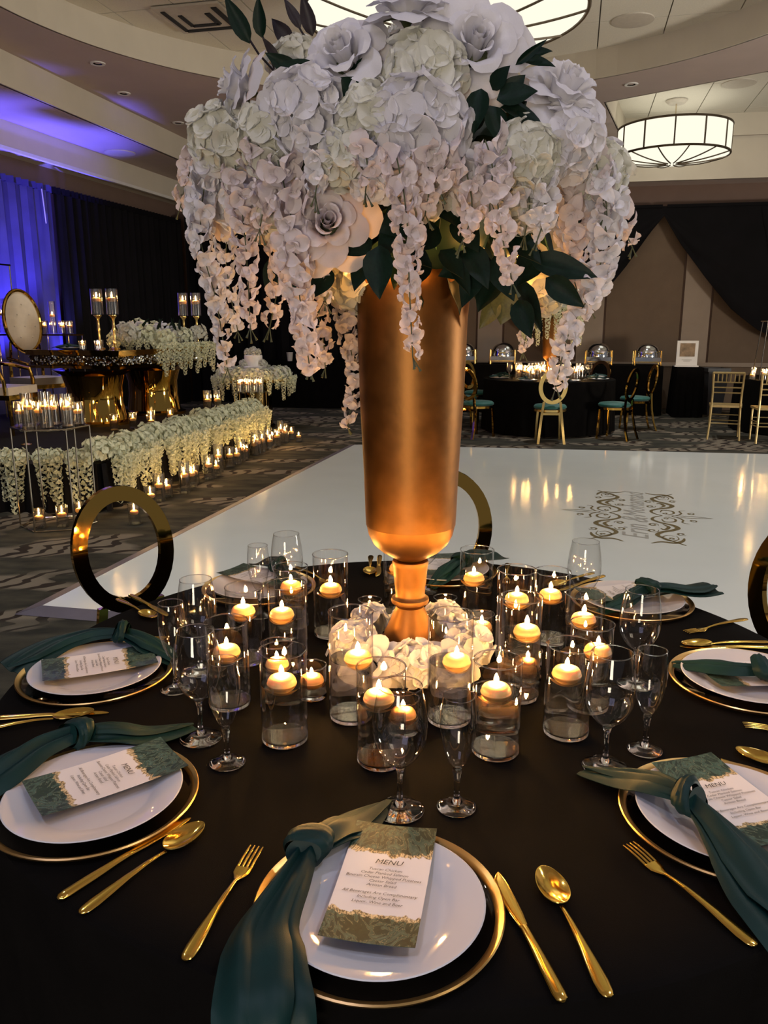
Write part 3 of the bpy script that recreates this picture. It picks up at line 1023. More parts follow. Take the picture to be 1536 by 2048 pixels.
build('foot', MB().lathe([(.0315, .1238), (.040, .105), (.052, .075), (.0595, .060), (.060, .050), (.068, .046), (.078, .034), (.083, .018), (.084, .004), (.083, 0), (0, 0)], 48), 'vase_gold', vz)

# ---- the big flower arrangement
arr = thing('flower_arrangement', 'huge white rose, hydrangea and wisteria arrangement in the gold vase', 'flowers', (VX, VY, TZ + .86))


def AL(p): return (p[0] - VX, p[1] - VY, p[2] - TZ - .86)


CEN = Vector((-.03, .10, 1.80))
build('foam', MB().lathe([(0, -.03), (.09, -.03), (.15, .05), (.19, .16), (.17, .27), (.09, .34), (0, .36)], 16), 'leaf_green', arr)
ROSES = [((-0.153, -0.20, 1.946), .072, (-.25, -.8, .35), 'petal_white'), ((0.064, -0.21, 1.956), .085, (.05, -1, .25), 'petal_white'), ((-0.049, -0.20, 2.02), .062, (0, -.25, 1), 'petal_white'),
         ((0.217, -0.182, 1.897), .076, (.35, -.55, .65), 'petal_white'), ((-0.341, -0.123, 1.916), .062, (-.9, -.25, .25), 'petal_white'), ((-0.181, -0.225, 1.682), .072, (.1, -1, .1), 'petal_pink'),
         ((0.033, 0.05, 2.085), .052, (.1, .2, 1), 'petal_white'), ((0.133, -0.06, 1.990), .046, (.6, -.3, .6), 'petal_white'), ((-0.084, -0.12, 1.97), .055, (-.1, -.4, .9), 'petal_white'),
         ((-0.418, -0.02, 1.745), .058, (-.8, -.5, .05), 'petal_pink'), ((-0.43, 0.02, 1.831), .050, (-.9, -.4, .1), 'petal_white'), ((0.238, -0.17, 1.84), .05, (.7, -.6, .3), 'petal_white'),
         ((.12, .33, 1.95), .07, (.3, .8, .5), 'petal_white'), ((-.2, .36, 1.9), .07, (-.4, .8, .4), 'petal_white'), ((.3, .25, 1.85), .065, (.8, .5, .3), 'petal_white')]
for i, (p, R, d, m) in enumerate(ROSES):
    rose(arr, AL(Vector(p) - Vector(d).normalized() * R * .3), d, R, m, i * 1.3, i)
HYD = [((-0.215, -0.222, 1.852), .072), ((-0.113, -0.225, 1.84), .060), ((-0.02, -0.215, 1.906), .076), ((-0.032, -0.24, 1.829), .086), ((-0.274, -0.193, 1.817), .062), ((0.146, -0.226, 1.786), .062),
       ((0.22, -0.188, 1.81), .068), ((0.289, -0.126, 1.773), .064), ((-0.374, -0.107, 1.839), .064), ((-0.093, -0.228, 1.763), .060), ((-0.15, -0.235, 1.78), .053),
       ((-0.273, -0.125, 1.715), .064), ((0.076, -0.206, 1.752), .062), ((-0.157, 0.08, 1.606), .070), ((0.15, -0.169, 1.725), .060), ((-0.356, -0.053, 1.742), .062), ((0.249, 0.1, 1.585), .055), ((-0.016, -0.182, 1.739), .056),
       ((.33, .02, 1.80), .065), ((.30, .12, 1.88), .07), ((.12, .2, 1.99), .07), ((-.12, .22, 2.0), .07), ((-.33, .15, 1.9), .07), ((-.36, .2, 1.77), .065), ((-.2, .38, 1.78), .075), ((0, .42, 1.8), .08), ((.2, .36, 1.78), .075), ((.3, .26, 1.7), .06), ((-.02, .05, 2.03), .07), ((-.25, -.02, 1.98), .055)]
for i, (p, R) in enumerate(HYD):
    d = Vector(p) - CEN; d.z += .08
    hydrangea(arr, AL(p), d, R, 'petal_cream' if i % 3 else 'petal_white', 26, i > 10, i)
STR = [[(-0.405, -0.095, 1.795), (-0.425, -0.095, 1.675), (-0.401, -0.095, 1.559), (-0.385, -0.095, 1.43)],
       [(-0.344, -0.161, 1.783), (-0.331, -0.161, 1.66), (-0.328, -0.161, 1.509)],
       [(-0.26, -0.241, 1.776), (-0.238, -0.241, 1.676), (-0.229, -0.241, 1.555), (-0.214, -0.241, 1.438)],
       [(-0.069, -0.315, 1.777), (-0.051, -0.315, 1.689), (-0.046, -0.315, 1.584), (-0.039, -0.315, 1.462)],
       [(0.278, -0.166, 1.782), (0.305, -0.166, 1.701), (0.29, -0.166, 1.583), (0.249, -0.166, 1.505), (0.229, -0.166, 1.402)],
       [(0.091, -0.279, 1.762), (0.102, -0.279, 1.671), (0.125, -0.279, 1.582)],
       [(-0.157, 0.05, 1.646), (-0.169, 0.09, 1.524), (-0.150, 0.1, 1.419), (-0.165, 0.1, 1.295)],
       [(0.044, -0.268, 1.764), (0.058, -0.268, 1.696), (0.043, -0.268, 1.649)],
       [(0.171, -0.232, 1.77), (0.183, -0.232, 1.7), (0.172, -0.232, 1.653)],
       [(-0.311, -0.108, 1.717), (-0.277, -0.108, 1.63), (-0.3, -0.108, 1.509)],
       [(0.232, -0.14, 1.787), (0.253, -0.14, 1.713), (0.249, -0.14, 1.628), (0.271, -0.14, 1.558)],
       [(-0.292, -0.215, 1.797), (-0.286, -0.215, 1.734), (-0.297, -0.215, 1.671)],
       [(0.14, -0.223, 1.772), (0.158, -0.223, 1.717), (0.152, -0.223, 1.662)],
       # joined ones from here
       [(0.241, 0.1, 1.606), (0.232, 0.1, 1.524)], [(0.351, -0.021, 1.746), (0.373, -0.021, 1.701), (0.395, -0.021, 1.66)],
       [(-0.45, 0.05, 1.85), (-0.48, 0.07, 1.802), (-0.50, 0.08, 1.749)], [(-0.196, -0.172, 1.781), (-0.188, -0.172, 1.741), (-0.199, -0.172, 1.642), (-0.191, -0.172, 1.557)],
       [(-0.258, -0.03, 1.617), (-0.212, -0.03, 1.523), (-0.203, -0.03, 1.431)], [(0.002, -0.287, 1.797), (0.011, -0.287, 1.76), (0.003, -0.287, 1.723)],
       [(-0.124, -0.28, 1.799), (-0.112, -0.28, 1.762), (-0.116, -0.28, 1.721)],
       [(-0.197, -0.262, 1.81), (-0.189, -0.262, 1.773), (-0.198, -0.262, 1.719)], [(-0.021, -0.287, 1.783), (-0.013, -0.287, 1.738), (-0.02, -0.287, 1.686)],
       [(0.074, -0.278, 1.799), (0.087, -0.278, 1.762), (0.085, -0.278, 1.709)], 
       [(0.256, -0.176, 1.82), (0.285, -0.176, 1.765), (0.298, -0.176, 1.7)], [(.32, .02, 1.76), (.35, .03, 1.66), (.33, .03, 1.55)],
       [(.24, .3, 1.75), (.27, .33, 1.6), (.25, .33, 1.45)], [(0, .42, 1.75), (.02, .45, 1.6), (0, .45, 1.42)], [(-.26, .36, 1.75), (-.3, .38, 1.6), (-.28, .38, 1.42)],
       [(-.4, .15, 1.8), (-.43, .17, 1.66), (-.41, .17, 1.5)]]
for i, P in enumerate(STR):
    big = .033 if i in (2, 4, 10) else .0262
    strand(arr, [AL(p) for p in P], 'petal_pink' if i % 4 else 'petal_white', i > 12, 100 + i, big)
LEAVES = [((-0.327, -0.054, 2.006), (-0.361, -0.074, 2.068), 0.027, 0), ((-0.298, -0.101, 2.000), (-0.302, -0.121, 2.051), 0.022, 0), ((-0.264, -0.173, 1.941), (-0.281, -0.193, 1.969), 0.014, 2), ((-0.255, -0.02, 2.016), (-0.286, -0.03, 2.05), 0.026, 2), ((-0.239, -.02, 2.04), (-0.262, -0.03, 2.083), 0.018, 2), ((-0.214, -0.057, 2.017), (-0.228, -0.077, 2.07), 0.023, 2), ((-0.226, -0.179, 1.92), (-0.273, -0.199, 1.944), 0.025, 0), ((-0.192, -0.197, 1.915), (-0.247, -0.217, 1.928), 0.028, 0), ((-0.142, -0.196, 1.901), (-0.109, -0.216, 1.94), 0.03, 0), ((-0.125, -0.217, 1.873), (-0.149, -0.237, 1.897), 0.038, 0), ((-0.093, -0.179, 1.943), (-0.109, -0.199, 1.967), 0.022, 0), ((0.09, -0.225, 1.885), (0.108, -0.245, 1.912), 0.030, 0), ((0.096, -0.235, 1.868), (0.150, -0.250, 1.880), 0.036, 0), ((0.071, -0.235, 1.885), (0.058, -0.250, 1.825), 0.034, 0), ((0.103, -0.232, 1.858), (0.165, -0.242, 1.838), 0.034, 0), ((0.085, -0.235, 1.86), (0.105, -0.25, 1.805), 0.036, 0), ((0.11, -0.225, 1.875), (0.135, -0.24, 1.90), 0.028, 0), ((0.12, -0.225, 1.85), (0.14, -0.245, 1.815), 0.03, 0), ((0.144, -0.203, 1.943), (0.178, -0.223, 1.945), 0.016, 0), ((0.135, -0.211, 1.934), (0.182, -0.231, 1.924), 0.018, 0), ((0.127, -0.218, 1.924), (0.167, -0.238, 1.951), 0.011, 0), ((-0.106, -0.199, 1.656), (-0.150, -0.219, 1.634), 0.029, 0), ((-0.093, -0.219, 1.646), (-0.097, -0.239, 1.570), 0.048, 0), ((-0.058, -0.199, 1.648), (-0.010, -0.219, 1.618), 0.034, 0), ((0.01, -0.216, 1.638), (0.045, -0.236, 1.600), 0.036, 0), ((0.028, -0.202, 1.623), (0.060, -0.222, 1.575), 0.031, 0), ((0.084, -0.165, 1.626), (0.021, -0.185, 1.603), 0.044, 0), ((0.124, -0.134, 1.611), (0.087, -0.154, 1.550), 0.045, 0), ((0.158, -0.095, 1.595), (0.206, -0.115, 1.518), 0.037, 0), ((0.175, -0.154, 1.626), (0.272, -0.194, 1.602), 0.041, 0), ((0.197, -0.127, 1.646), (0.159, -0.147, 1.593), 0.045, 0), ((-0.225, -0.073, 1.651), (-0.252, -0.093, 1.590), 0.038, 0), ((-0.29, 0.0, 1.646), (-0.314, 0.0, 1.574), 0.042, 0), ((0.118, -0.159, 1.702), (0.168, -0.179, 1.666), 0.044, 1), ((0.002, -0.175, 1.724), (0.036, -0.195, 1.689), 0.043, 0), ((-0.032, -0.184, 1.701), (-0.084, -0.204, 1.674), 0.053, 0), ((-0.156, -0.138, 1.662), (-0.191, -0.158, 1.618), 0.036, 0), ((0.169, 0.05, 1.585), (0.157, 0.04, 1.524), 0.055, 1), ((0.148, 0.05, 1.565), (0.116, 0.04, 1.514), 0.032, 1), ((0.18, 0.05, 1.565), (0.205, 0.04, 1.524), 0.032, 0), ((0.056, -0.159, 1.71), (0.011, -0.179, 1.724), 0.053, 0), ((-0.35, 0.0, 1.705), (-0.37, 0.0, 1.761), 0.041, 1), ((-0.147, -0.175, 1.679), (-0.165, -0.205, 1.623), 0.036, 0), ((-0.115, -0.175, 1.632), (-0.136, -0.205, 1.583), 0.034, 0), ((-0.013, -0.175, 1.632), (-0.034, -0.205, 1.585), 0.034, 0), ((0.059, -0.175, 1.651), (0.09, -0.205, 1.588), 0.04, 0), ((0.078, -0.175, 1.614), (0.054, -0.205, 1.556), 0.036, 0), ((0.152, -0.175, 1.557), (0.168, -0.205, 1.501), 0.036, 0), ((0.108, -0.175, 1.632), (0.135, -0.205, 1.567), 0.042, 0), ((0.01, -0.175, 1.679), (-0.038, -0.205, 1.647), 0.044, 0), ((0.2, -0.175, 1.595), (0.253, -0.205, 1.551), 0.036, 0), ((-0.182, -0.175, 1.614), (-0.207, -0.205, 1.567), 0.034, 0), ((0.036, -0.175, 1.694), (0.072, -0.205, 1.647), 0.044, 0), ((-0.057, -0.175, 1.689), (-0.089, -0.205, 1.632), 0.04, 0), ((0.13, -0.175, 1.665), (0.179, -0.205, 1.628), 0.044, 0)]
LM = ('leaf_green', 'leaf_olive', 'leaf_purple')
lp = build('leaf_branch', MB().tube([AL((-.20, -.02, 1.86)), AL((-.26, -.09, 1.93)), AL((-.31, -.07, 1.985)), AL((-.327, -.054, 2.012))], .0022, 6).tube([AL((-.28, -.09, 1.955)), AL((-.298, -.1, 2.005))], .0018, 6).tube([AL((-.15, 0, 1.9)), AL((-.215, -.03, 2.0)), AL((-.24, -.03, 2.04))], .002, 6), 'leaf_purple', arr)
for i, (a, b, w_, m) in enumerate(LEAVES):
    leaf(arr, AL(a), AL(b), w_, LM[m], rnd.uniform(-.5, .5))
# the dense dark foliage inside the arrangement
fol = MB(); lf = leaf_mb(); r_ = random.Random(3)
for i in range(230):
    d = Vector((r_.gauss(0, 1), r_.gauss(0, 1), r_.gauss(0, .8))).normalized()
    p = CEN + Vector((d.x * .30, d.y * .25, d.z * .21 + .0)) * r_.uniform(.6, 1.0)
    y = (d + Vector((r_.uniform(-.8, .8), r_.uniform(-.8, .8), r_.uniform(-.9, .5)))).normalized()
    M = Matrix.Translation(AL(p)) @ y.to_track_quat('Y', 'Z').to_matrix().to_4x4() @ Matrix.Diagonal((.05, .085, .085, 1))
    fol.add(lf.v, lf.f, M)
f_ = build('foliage', fol, 'leaf_green', arr); f_['kind'] = 'stuff'

# warm battery fairy-light bulbs tucked between the leaves just above the vase rim
bulb_me = MB().lathe([(0, -.003), (.0018, -.002), (.0025, 0), (.0018, .002), (0, .003)], 8).mesh('fairy_bulb', 'bulb_warm')
for bx, by, bz, bw in ((-.150, .03, 1.648, 1.3), (-.125, -.06, 1.660, .55), (.01, -.085, 1.666, .50), (.105, -.035, 1.655, .70), (.16, .07, 1.640, .7), (-.29, .0, 1.71, .5), (.21, .0, 1.68, .4), (-.15, .16, 1.64, .6)):
    bo = inst('fairy_bulb', bulb_me, arr, AL((bx, by, bz)))
    lo = lamp('fairy_light', 'POINT', AL((bx, by, bz - .006)), bw, (1.0, 0.43, 0.09), shadow_soft_size=0.006)
    lo.parent = arr

# ---- white blooms around the vase foot
br = thing('flower_ring', 'ring of white silk blooms around the foot of the gold vase', 'flowers', (VX, VY, TZ))
for i, (a, rr, R, kind) in enumerate(((3.45, .135, .062, 0), (4.1, .15, .066, 1), (4.75, .15, .060, 0), (5.35, .15, .062, 1), (5.95, .14, .060, 0), (.25, .15, .062, 1), (2.9, .145, .062, 1), (2.3, .14, .055, 0), (.9, .14, .058, 0), (1.6, .15, .055, 1))):
    p = (rr * cos(a), rr * sin(a), R * .72); d = (cos(a), sin(a), .9)
    if kind: rose(br, (p[0], p[1], R * .35), d, R, 'petal_white', i, 50 + i, False)
    else: hydrangea(br, p, d, R, 'petal_white', 24, False, 60 + i)
# ================================================================== candles, vases, glasses
flame_prof = [(0, 0), (.0028, .0012), (.0043, .004), (.0040, .0075), (.0026, .0115), (.0010, .015), (0, .0165)]
flame_me = MB().lathe(flame_prof, 8).mesh('flame', 'flame')
wick_me = MB().tube([(0, 0, 0), (.0002, 0, .004), (.0008, 0, .0075)], .0007, 5).mesh('wick', 'wick')
wax_me = MB().lathe([(0, 0), (.014, .0005), (.022, .006), (.0265, .0125), (.0275, .0165), (.0262, .0185), (.0262, .0195), (.0258, .0225), (.0225, .0275), (.015, .031), (.006, .0322), (.002, .0315), (0, .031)], 32).mesh('wax', 'wax')


def candle(loc, label, group, s=1.0):
    t = thing('floating_candle', label, 'candle', loc, rnd.random() * 6, group, s)
    inst('wax', wax_me, t)
    inst('wick', wick_me, t, (0, 0, .031))
    inst('flame', flame_me, t, (0, 0, .0345), (rnd.uniform(-.06, .06), rnd.uniform(-.06, .06), 0), rnd.uniform(.9, 1.12))
    return t


def vase_meshes(R, H, wl, base=.013, n=40):
    g = MB().lathe([(R, base), (R, H)], n).mesh('glass_wall', 'glass_thin')
    rim = MB().tube([(R * cos(2 * pi * i / n), R * sin(2 * pi * i / n), H) for i in range(n)], .0013, 6, True).mesh('rim', 'glass_solid')
    b = MB().lathe([(0, .0012), (R * .80, .0012), (R * .95, .003), (R, .006), (R, base - .0005), (0, base - .0005)], n).mesh('base', 'glass_solid')
    ri = R - .0022
    w = MB().lathe([(0, base), (ri, base), (ri, wl + .0012), (ri - .0012, wl + .0003), (ri - .004, wl), (0, wl)], n).mesh('water', 'water') if wl else None
    return g, rim, b, w


VM = {}


def glass_vase(name, label, cat, loc, R, H, wl, group):
    k = (R, H, wl)
    if k not in VM: VM[k] = vase_meshes(R, H, wl)
    g, rim, b, w = VM[k]
    t = thing(name, label, cat, loc, 0, group)
    inst('base', b, t); inst('glass_wall', g, t); inst('rim', rim, t)
    if w: inst('water', w, t)
    return t


# x, y, height, water level, candle offset, where
VASES = [(-.270, -.291, .18, .115, (-.003, .0), 'in the front row left of the middle'), (.115, -.334, .18, .118, (-.002, 0), 'in the front row right of the middle'), (-.091, -.365, .18, .118, (-.004, .004), 'nearest the camera behind the big wine goblet'),
         (.258, -.265, .18, .12, (-.004, .0), 'at the front right beside the second wine goblet'), (-.150, -.202, .22, .125, (.014, -.004), 'in front of the vase foot on the left'), (.041, -.215, .22, .125, (.012, -.006), 'in front of the vase foot on the right'),
         (-.400, -.148, .18, .112, (-.002, .004), 'at the front left behind the flutes'), (-.300, .030, .20, .128, (-.012, -.004), 'in the second row on the left'), (-.401, .068, .18, .120, (-.004, 0), 'at the far left edge of the cluster'),
         (-.322, .290, .16, .105, (0, 0), 'at the back left below the clear goblet'), (-.217, .228, .21, .118, (0, .002), 'at the back left standing alone'), (.154, .339, .19, .110, (-.006, .004), 'at the back right close to the vase stem'),
         (.212, .070, .22, .148, (.002, 0), 'in the third row on the right'), (.191, -.115, .22, .145, (.013, -.004), 'in the second row on the right'), (.318, .185, .18, .118, (-.003, 0), 'at the back right in the last row'),
         (.356, .020, .18, .118, (-.001, .002), 'at the right in the third row'), (.325, -.160, .18, .120, (.014, 0), 'at the right behind the front right vase'), (-.045, .365, .20, .13, (0, 0), 'directly behind the vase stem')]
for i, (x, y, h, wl, off, lab) in enumerate(VASES):
    glass_vase('cylinder_vase', 'clear glass cylinder of water ' + lab, 'vase', (x, y, TZ + .0005), .043, h, wl, 'glass cylinders on the near table')
    candle((x + off[0], y + off[1], TZ + wl - .0155), 'lit floating candle in the cylinder ' + lab, 'floating candles on the near table')
VOT = [(-.235, -.115, .03, .072, 'beside the white blooms at front left'), (-.313, -.065, .033, .10, 'between the left cylinders'), (-.122, .296, .03, .07, 'left of the vase stem at the back'), (.072, .312, .03, .07, 'right of the vase stem at the back'),
       (.152, .19, .03, .07, 'among the right blooms'), (.225, -.035, .03, .07, 'behind the tall right cylinder'), (.118, -.215, .03, .07, 'behind the front right cylinder'), (-.05, -.262, .03, .07, 'behind the nearest cylinder')]
for x, y, r, h, lab in VOT:
    glass_vase('votive_glass', 'short glass votive ' + lab, 'votive glass', (x, y, TZ + .0005), r, h, h * .5, 'votive glasses on the near table')
    candle((x, y, TZ + h * .5 - .0135), 'lit candle in the short votive ' + lab, 'votive candles on the near table', .92)

# wine goblets and flutes
wg = dict(bowl=MB().lathe([(.0, .0782), (.008, .080), (.020, .088), (.032, .102), (.040, .120), (.043, .138), (.0425, .158), (.0395, .185), (.034, .215)], 40).mesh('bowl', 'glass_thin'),
          rim=MB().tube([(.034 * cos(2 * pi * i / 40), .034 * sin(2 * pi * i / 40), .215) for i in range(40)], .0009, 6, True).mesh('rim', 'glass_solid'),
          stem=MB().lathe([(0, .0112), (.0105, .0112), (.0075, .0145), (.0048, .020), (.0042, .045), (.0046, .066), (.0075, .0755), (.0085, .0778), (0, .078)], 20).mesh('stem', 'glass_solid'),
          foot=MB().lathe([(0, .0008), (.037, .0008), (.0392, .0022), (.037, .0040), (.024, .0062), (.0125, .0110), (0, .0110)], 40).mesh('foot', 'glass_solid'))
fg = dict(bowl=MB().lathe([(0, .0702), (.006, .072), (.013, .080), (.0215, .100), (.027, .125), (.029, .148), (.028, .170), (.025, .195)], 36).mesh('bowl', 'glass_thin'),
          rim=MB().tube([(.025 * cos(2 * pi * i / 36), .025 * sin(2 * pi * i / 36), .195) for i in range(36)], .0009, 6, True).mesh('rim', 'glass_solid'),
          stem=MB().lathe([(0, .0102), (.0095, .0102), (.0065, .014), (.0046, .020), (.0043, .040), (.0052, .056), (.0078, .066), (.0072, .0696), (0, .0698)], 20).mesh('stem', 'glass_solid'),
          foot=MB().lathe([(0, .0008), (.0295, .0008), (.0312, .0022), (.0295, .0038), (.020, .0058), (.0115, .0100), (0, .0100)], 36).mesh('foot', 'glass_solid'))


def glass(kind, x, y, label, z=TZ):
    t = thing('wine_goblet' if kind is wg else 'champagne_flute', label, 'glass', (x, y, z + .0003), rnd.random() * 6, 'wine goblets' if kind is wg else 'champagne flutes')
    for k in ('foot', 'stem', 'bowl', 'rim'):
        inst(k, kind[k], t)
    return t


for x, y, lab in ((-.061, -.513, 'above the nearest plate'), (-.428, -.285, 'above the front left plate'), (.300, -.385, 'above the front right plate'), (-.496, .015, 'above the left plate'), (.454, -.055, 'above the right plate'), (-.345, .404, 'above the back left plate'), (.43, .328, 'above the back right plate'), (.03, .565, 'behind the gold vase stem')):
    glass(wg, x, y, 'clear wine goblet standing ' + lab)
for x, y, lab in ((.030, -.505, 'beside the nearest goblet'), (-.362, -.372, 'beside the front left goblet'), (.388, -.328, 'beside the front right goblet'), (-.527, -.080, 'at the left edge beside the left goblet'), (-.415, .362, 'beside the back left goblet')):
    glass(fg, x, y, 'small champagne flute ' + lab)

# ================================================================== place settings
charger_disc = MB().lathe([(0, .003), (.148, .003), (.156, .0085), (.156, .0065), (.148, .001), (0, .001)], 64).mesh('glass_disc', 'charger_glass')
charger_rim = MB().lathe([(.152, .006), (.157, .0045), (.163, .0085), (.1652, .0125), (.1635, .0145), (.158, .0118), (.153, .0088)], 72, True).mesh('gold_rim', 'gold_rim')
plate_me = MB().lathe([(0, .0), (.075, .0), (.080, .0015), (.088, .002), (.112, .011), (.138, .0175), (.1398, .0190), (.138, .0200), (.112, .0140), (.092, .0065), (.086, .0045), (0, .0042)], 72).mesh('plate', 'porcelain')


def loft(secs, n=12):
    """secs: (x, y, z, half width, half thickness) along y"""
    mb = MB(); v = []; f = []
    for (x, y, z, a, b) in secs:
        for k in range(n):
            t = 2 * pi * k / n
            v.append((x + a * cos(t), y, z + b * sin(t)))
    m = len(secs)
    for i in range(m - 1):
        for k in range(n):
            k2 = (k + 1) % n
            f.append((i * n + k, i * n + k2, (i + 1) * n + k2, (i + 1) * n + k))
    f.append(tuple(range(n))); f.append(tuple((m - 1) * n + k for k in range(n - 1, -1, -1)))
    return mb.add(v, f)


HANDLE = [(0, -.112, .0035, .003, .0010), (0, -.110, .0035, .0062, .0016), (0, -.104, .0036, .0085, .0019), (0, -.090, .0042, .0096, .0021), (0, -.065, .0055, .0082, .0021), (0, -.035, .0070, .0058, .0021), (0, .0, .0072, .0040, .0021), (0, .022, .0055, .0030, .0021), (0, .036, .0040, .0030, .0019)]
fork_h = loft(HANDLE).mesh('handle', 'gold_cutlery')
fh = loft([(0, .0355, .0040, .0030, .0018), (0, .044, .0030, .0075, .0013), (0, .052, .0026, .0112, .0011), (0, .064, .0034, .0120, .0010)])
for k in range(4):
    x = -.0097 + k * .00647
    fh.add(*[loft([(x, .0635, .0034, .0023, .0010), (x, .080, .0055, .0020, .0009), (x, .098, .0066, .0016, .0008), (x * 1.0, .109, .0062, .0010, .0006)], 8).__dict__[q] for q in ('v', 'f')])
fork_t = fh.mesh('tines', 'gold_cutlery')
spoon_h = loft(HANDLE).mesh('handle', 'gold_cutlery')
sb = MB()


def spf(off):
    def fn(u, w):
        t = 2 * pi * u
        wid = .0205 * (1 - .12 * sin(t))
        return (wid * w * cos(t), .0735 + .0375 * w * sin(t), .0012 + .0075 * w * w + off + (.0012 if w == 1 else 0) * 0)
    return fn


sb.grid(spf(.0), 32, 8, True); sb.grid(spf(.0012), 32, 8, True)
sb.tube([spf(.0006)(i / 32, 1.0) for i in range(32)], .0009, 5, True)
spoon_b = sb.mesh('bowl', 'gold_cutlery')
knife_h = loft([(0, -.112, .004, .003, .002), (0, -.109, .004, .0072, .0034), (0, -.10, .004, .0086, .0039), (0, -.06, .0042, .0080, .0039), (0, -.02, .0045, .0062, .0036), (0, .0, .0045, .0058, .0030), (0, .008, .0042, .0062, .0022)]).mesh('handle', 'gold_cutlery')
knife_b = loft([(0, .008, .0042, .0060, .0016), (-.0003, .03, .0040, .0085, .0013), (-.0006, .06, .0036, .0096, .0011), (0, .085, .0034, .0092, .0010), (.0012, .100, .0032, .0072, .0009), (.0032, .110, .0030, .0038, .0007), (.0045, .114, .0030, .0010, .0005)]).mesh('blade', 'gold_cutlery')
CUT = {'fork': (('handle', fork_h), ('tines', fork_t)), 'spoon': (('handle', spoon_h), ('bowl', spoon_b)), 'knife': (('handle', knife_h), ('blade', knife_b))}
menu_me = MB().sheet(lambda u, w: ((u - .5) * .120, (w - .5) * .236, .004 * (2 * w - 1) ** 2 + .003 * (2 * u - 1) ** 2), 5, 11, .0006).mesh('card', 'menu_card')
menu_tx = text_mesh('lettering', [('MENU', .0140, .002, .034), ('Tuscan Chicken', .0072, 0, .018), ('Cedar Planked Salmon', .0072, 0, .010), ('Boursin Cheese Whipped Potatoes', .0072, 0, .002), ('Caesar Salad', .0072, 0, -.006), ('Artisan Bread', .0072, 0, -.014),
                                  ('All Beverages Are Complimentary', .0072, 0, -.029), ('Including Open Bar', .0072, 0, -.038), ('Liquor, Wine and Beer', .0072, 0, -.047)], 'ink', .25)


def cloth_loft(path, hw, th, rip, seed=0, n=22, twist=None):
    r = random.Random(seed); ph = r.random() * 6
    P = catmull([Vector(p) for p in path], 5); m = len(P)

    def interp(arr, t):
        q = t * (len(arr) - 1); i = min(int(q), len(arr) - 2); return arr[i] + (arr[i + 1] - arr[i]) * (q - i)
    v = []; f = []
    for i, p in enumerate(P):
        t = i / (m - 1)
        tg = (P[min(i + 1, m - 1)] - P[max(i - 1, 0)]).normalized()
        lat = tg.cross(Vector((0, 0, 1)))
        if lat.length < .3: lat = Vector((1, 0, 0)) - tg * tg.x
        lat.normalize(); upv = lat.cross(tg)
        a = interp(twist, t) if twist else 0.0
        l2 = lat * cos(a) + upv * sin(a); u2 = upv * cos(a) - lat * sin(a)
        w_, h_, rp = interp(hw, t), interp(th, t), interp(rip, t)
        for k in range(n):
            g = 2 * pi * k / n
            c = cos(g)
            zz = h_ * sin(g) + rp * (sin(1.5 * pi * c + ph + 1.6 * t) + .25 * sin(5 * c + 5 * t + ph))
            v.append(tuple(p + l2 * (w_ * c) + u2 * zz))
    for i in range(m - 1):
        for k in range(n):
            k2 = (k + 1) % n
            f.append((i * n + k, i * n + k2, (i + 1) * n + k2, (i + 1) * n + k))
    f.append(tuple(range(n - 1, -1, -1))); f.append(tuple((m - 1) * n + k for k in range(n)))
    return MB().add(v, f)


def tail_sheet(path, hw, dome, pleat, seed=0, n=27, shift=0.0, lift=0.0):
    """a gathered napkin tail: a pleated sheet that spreads away from the knot"""
    r = random.Random(seed); ph = r.random() * 6; k1 = r.uniform(2.2, 3.0); k2 = r.uniform(4.5, 6.0); sk = r.uniform(-.5, .5)
    P = catmull([Vector(p) for p in path], 6); m = len(P)

    def interp(arr, t):
        q = t * (len(arr) - 1); i = min(int(q), len(arr) - 2); return arr[i] + (arr[i + 1] - arr[i]) * (q - i)

    def fn(u, w):
        j = int(round(w * (m - 1))); t = j / (m - 1); c = 2 * u - 1
        tg = (P[min(j + 1, m - 1)] - P[max(j - 1, 0)]).normalized()
        lat = tg.cross(Vector((0, 0, 1)))
        if lat.length < .3: lat = Vector((1, 0, 0)) - tg * tg.x
        lat.normalize(); upv = lat.cross(tg)
        h, d_, p_ = interp(hw, t), interp(dome, t), interp(pleat, t)
        zz = d_ * (1 - c * c) + p_ * (sin(k1 * pi * c / 2 + ph + 1.5 * t) + .45 * sin(k2 * c + ph * 2 + 3 * t)) * (1 - .5 * c ** 4) + lift
        return tuple(P[j] + lat * (h * c + shift * h + .012 * sk * t * c * c) + upv * zz + tg * (.035 * c * sk * max(0, t - .6)))
    return MB().sheet(fn, n, m, .0016)


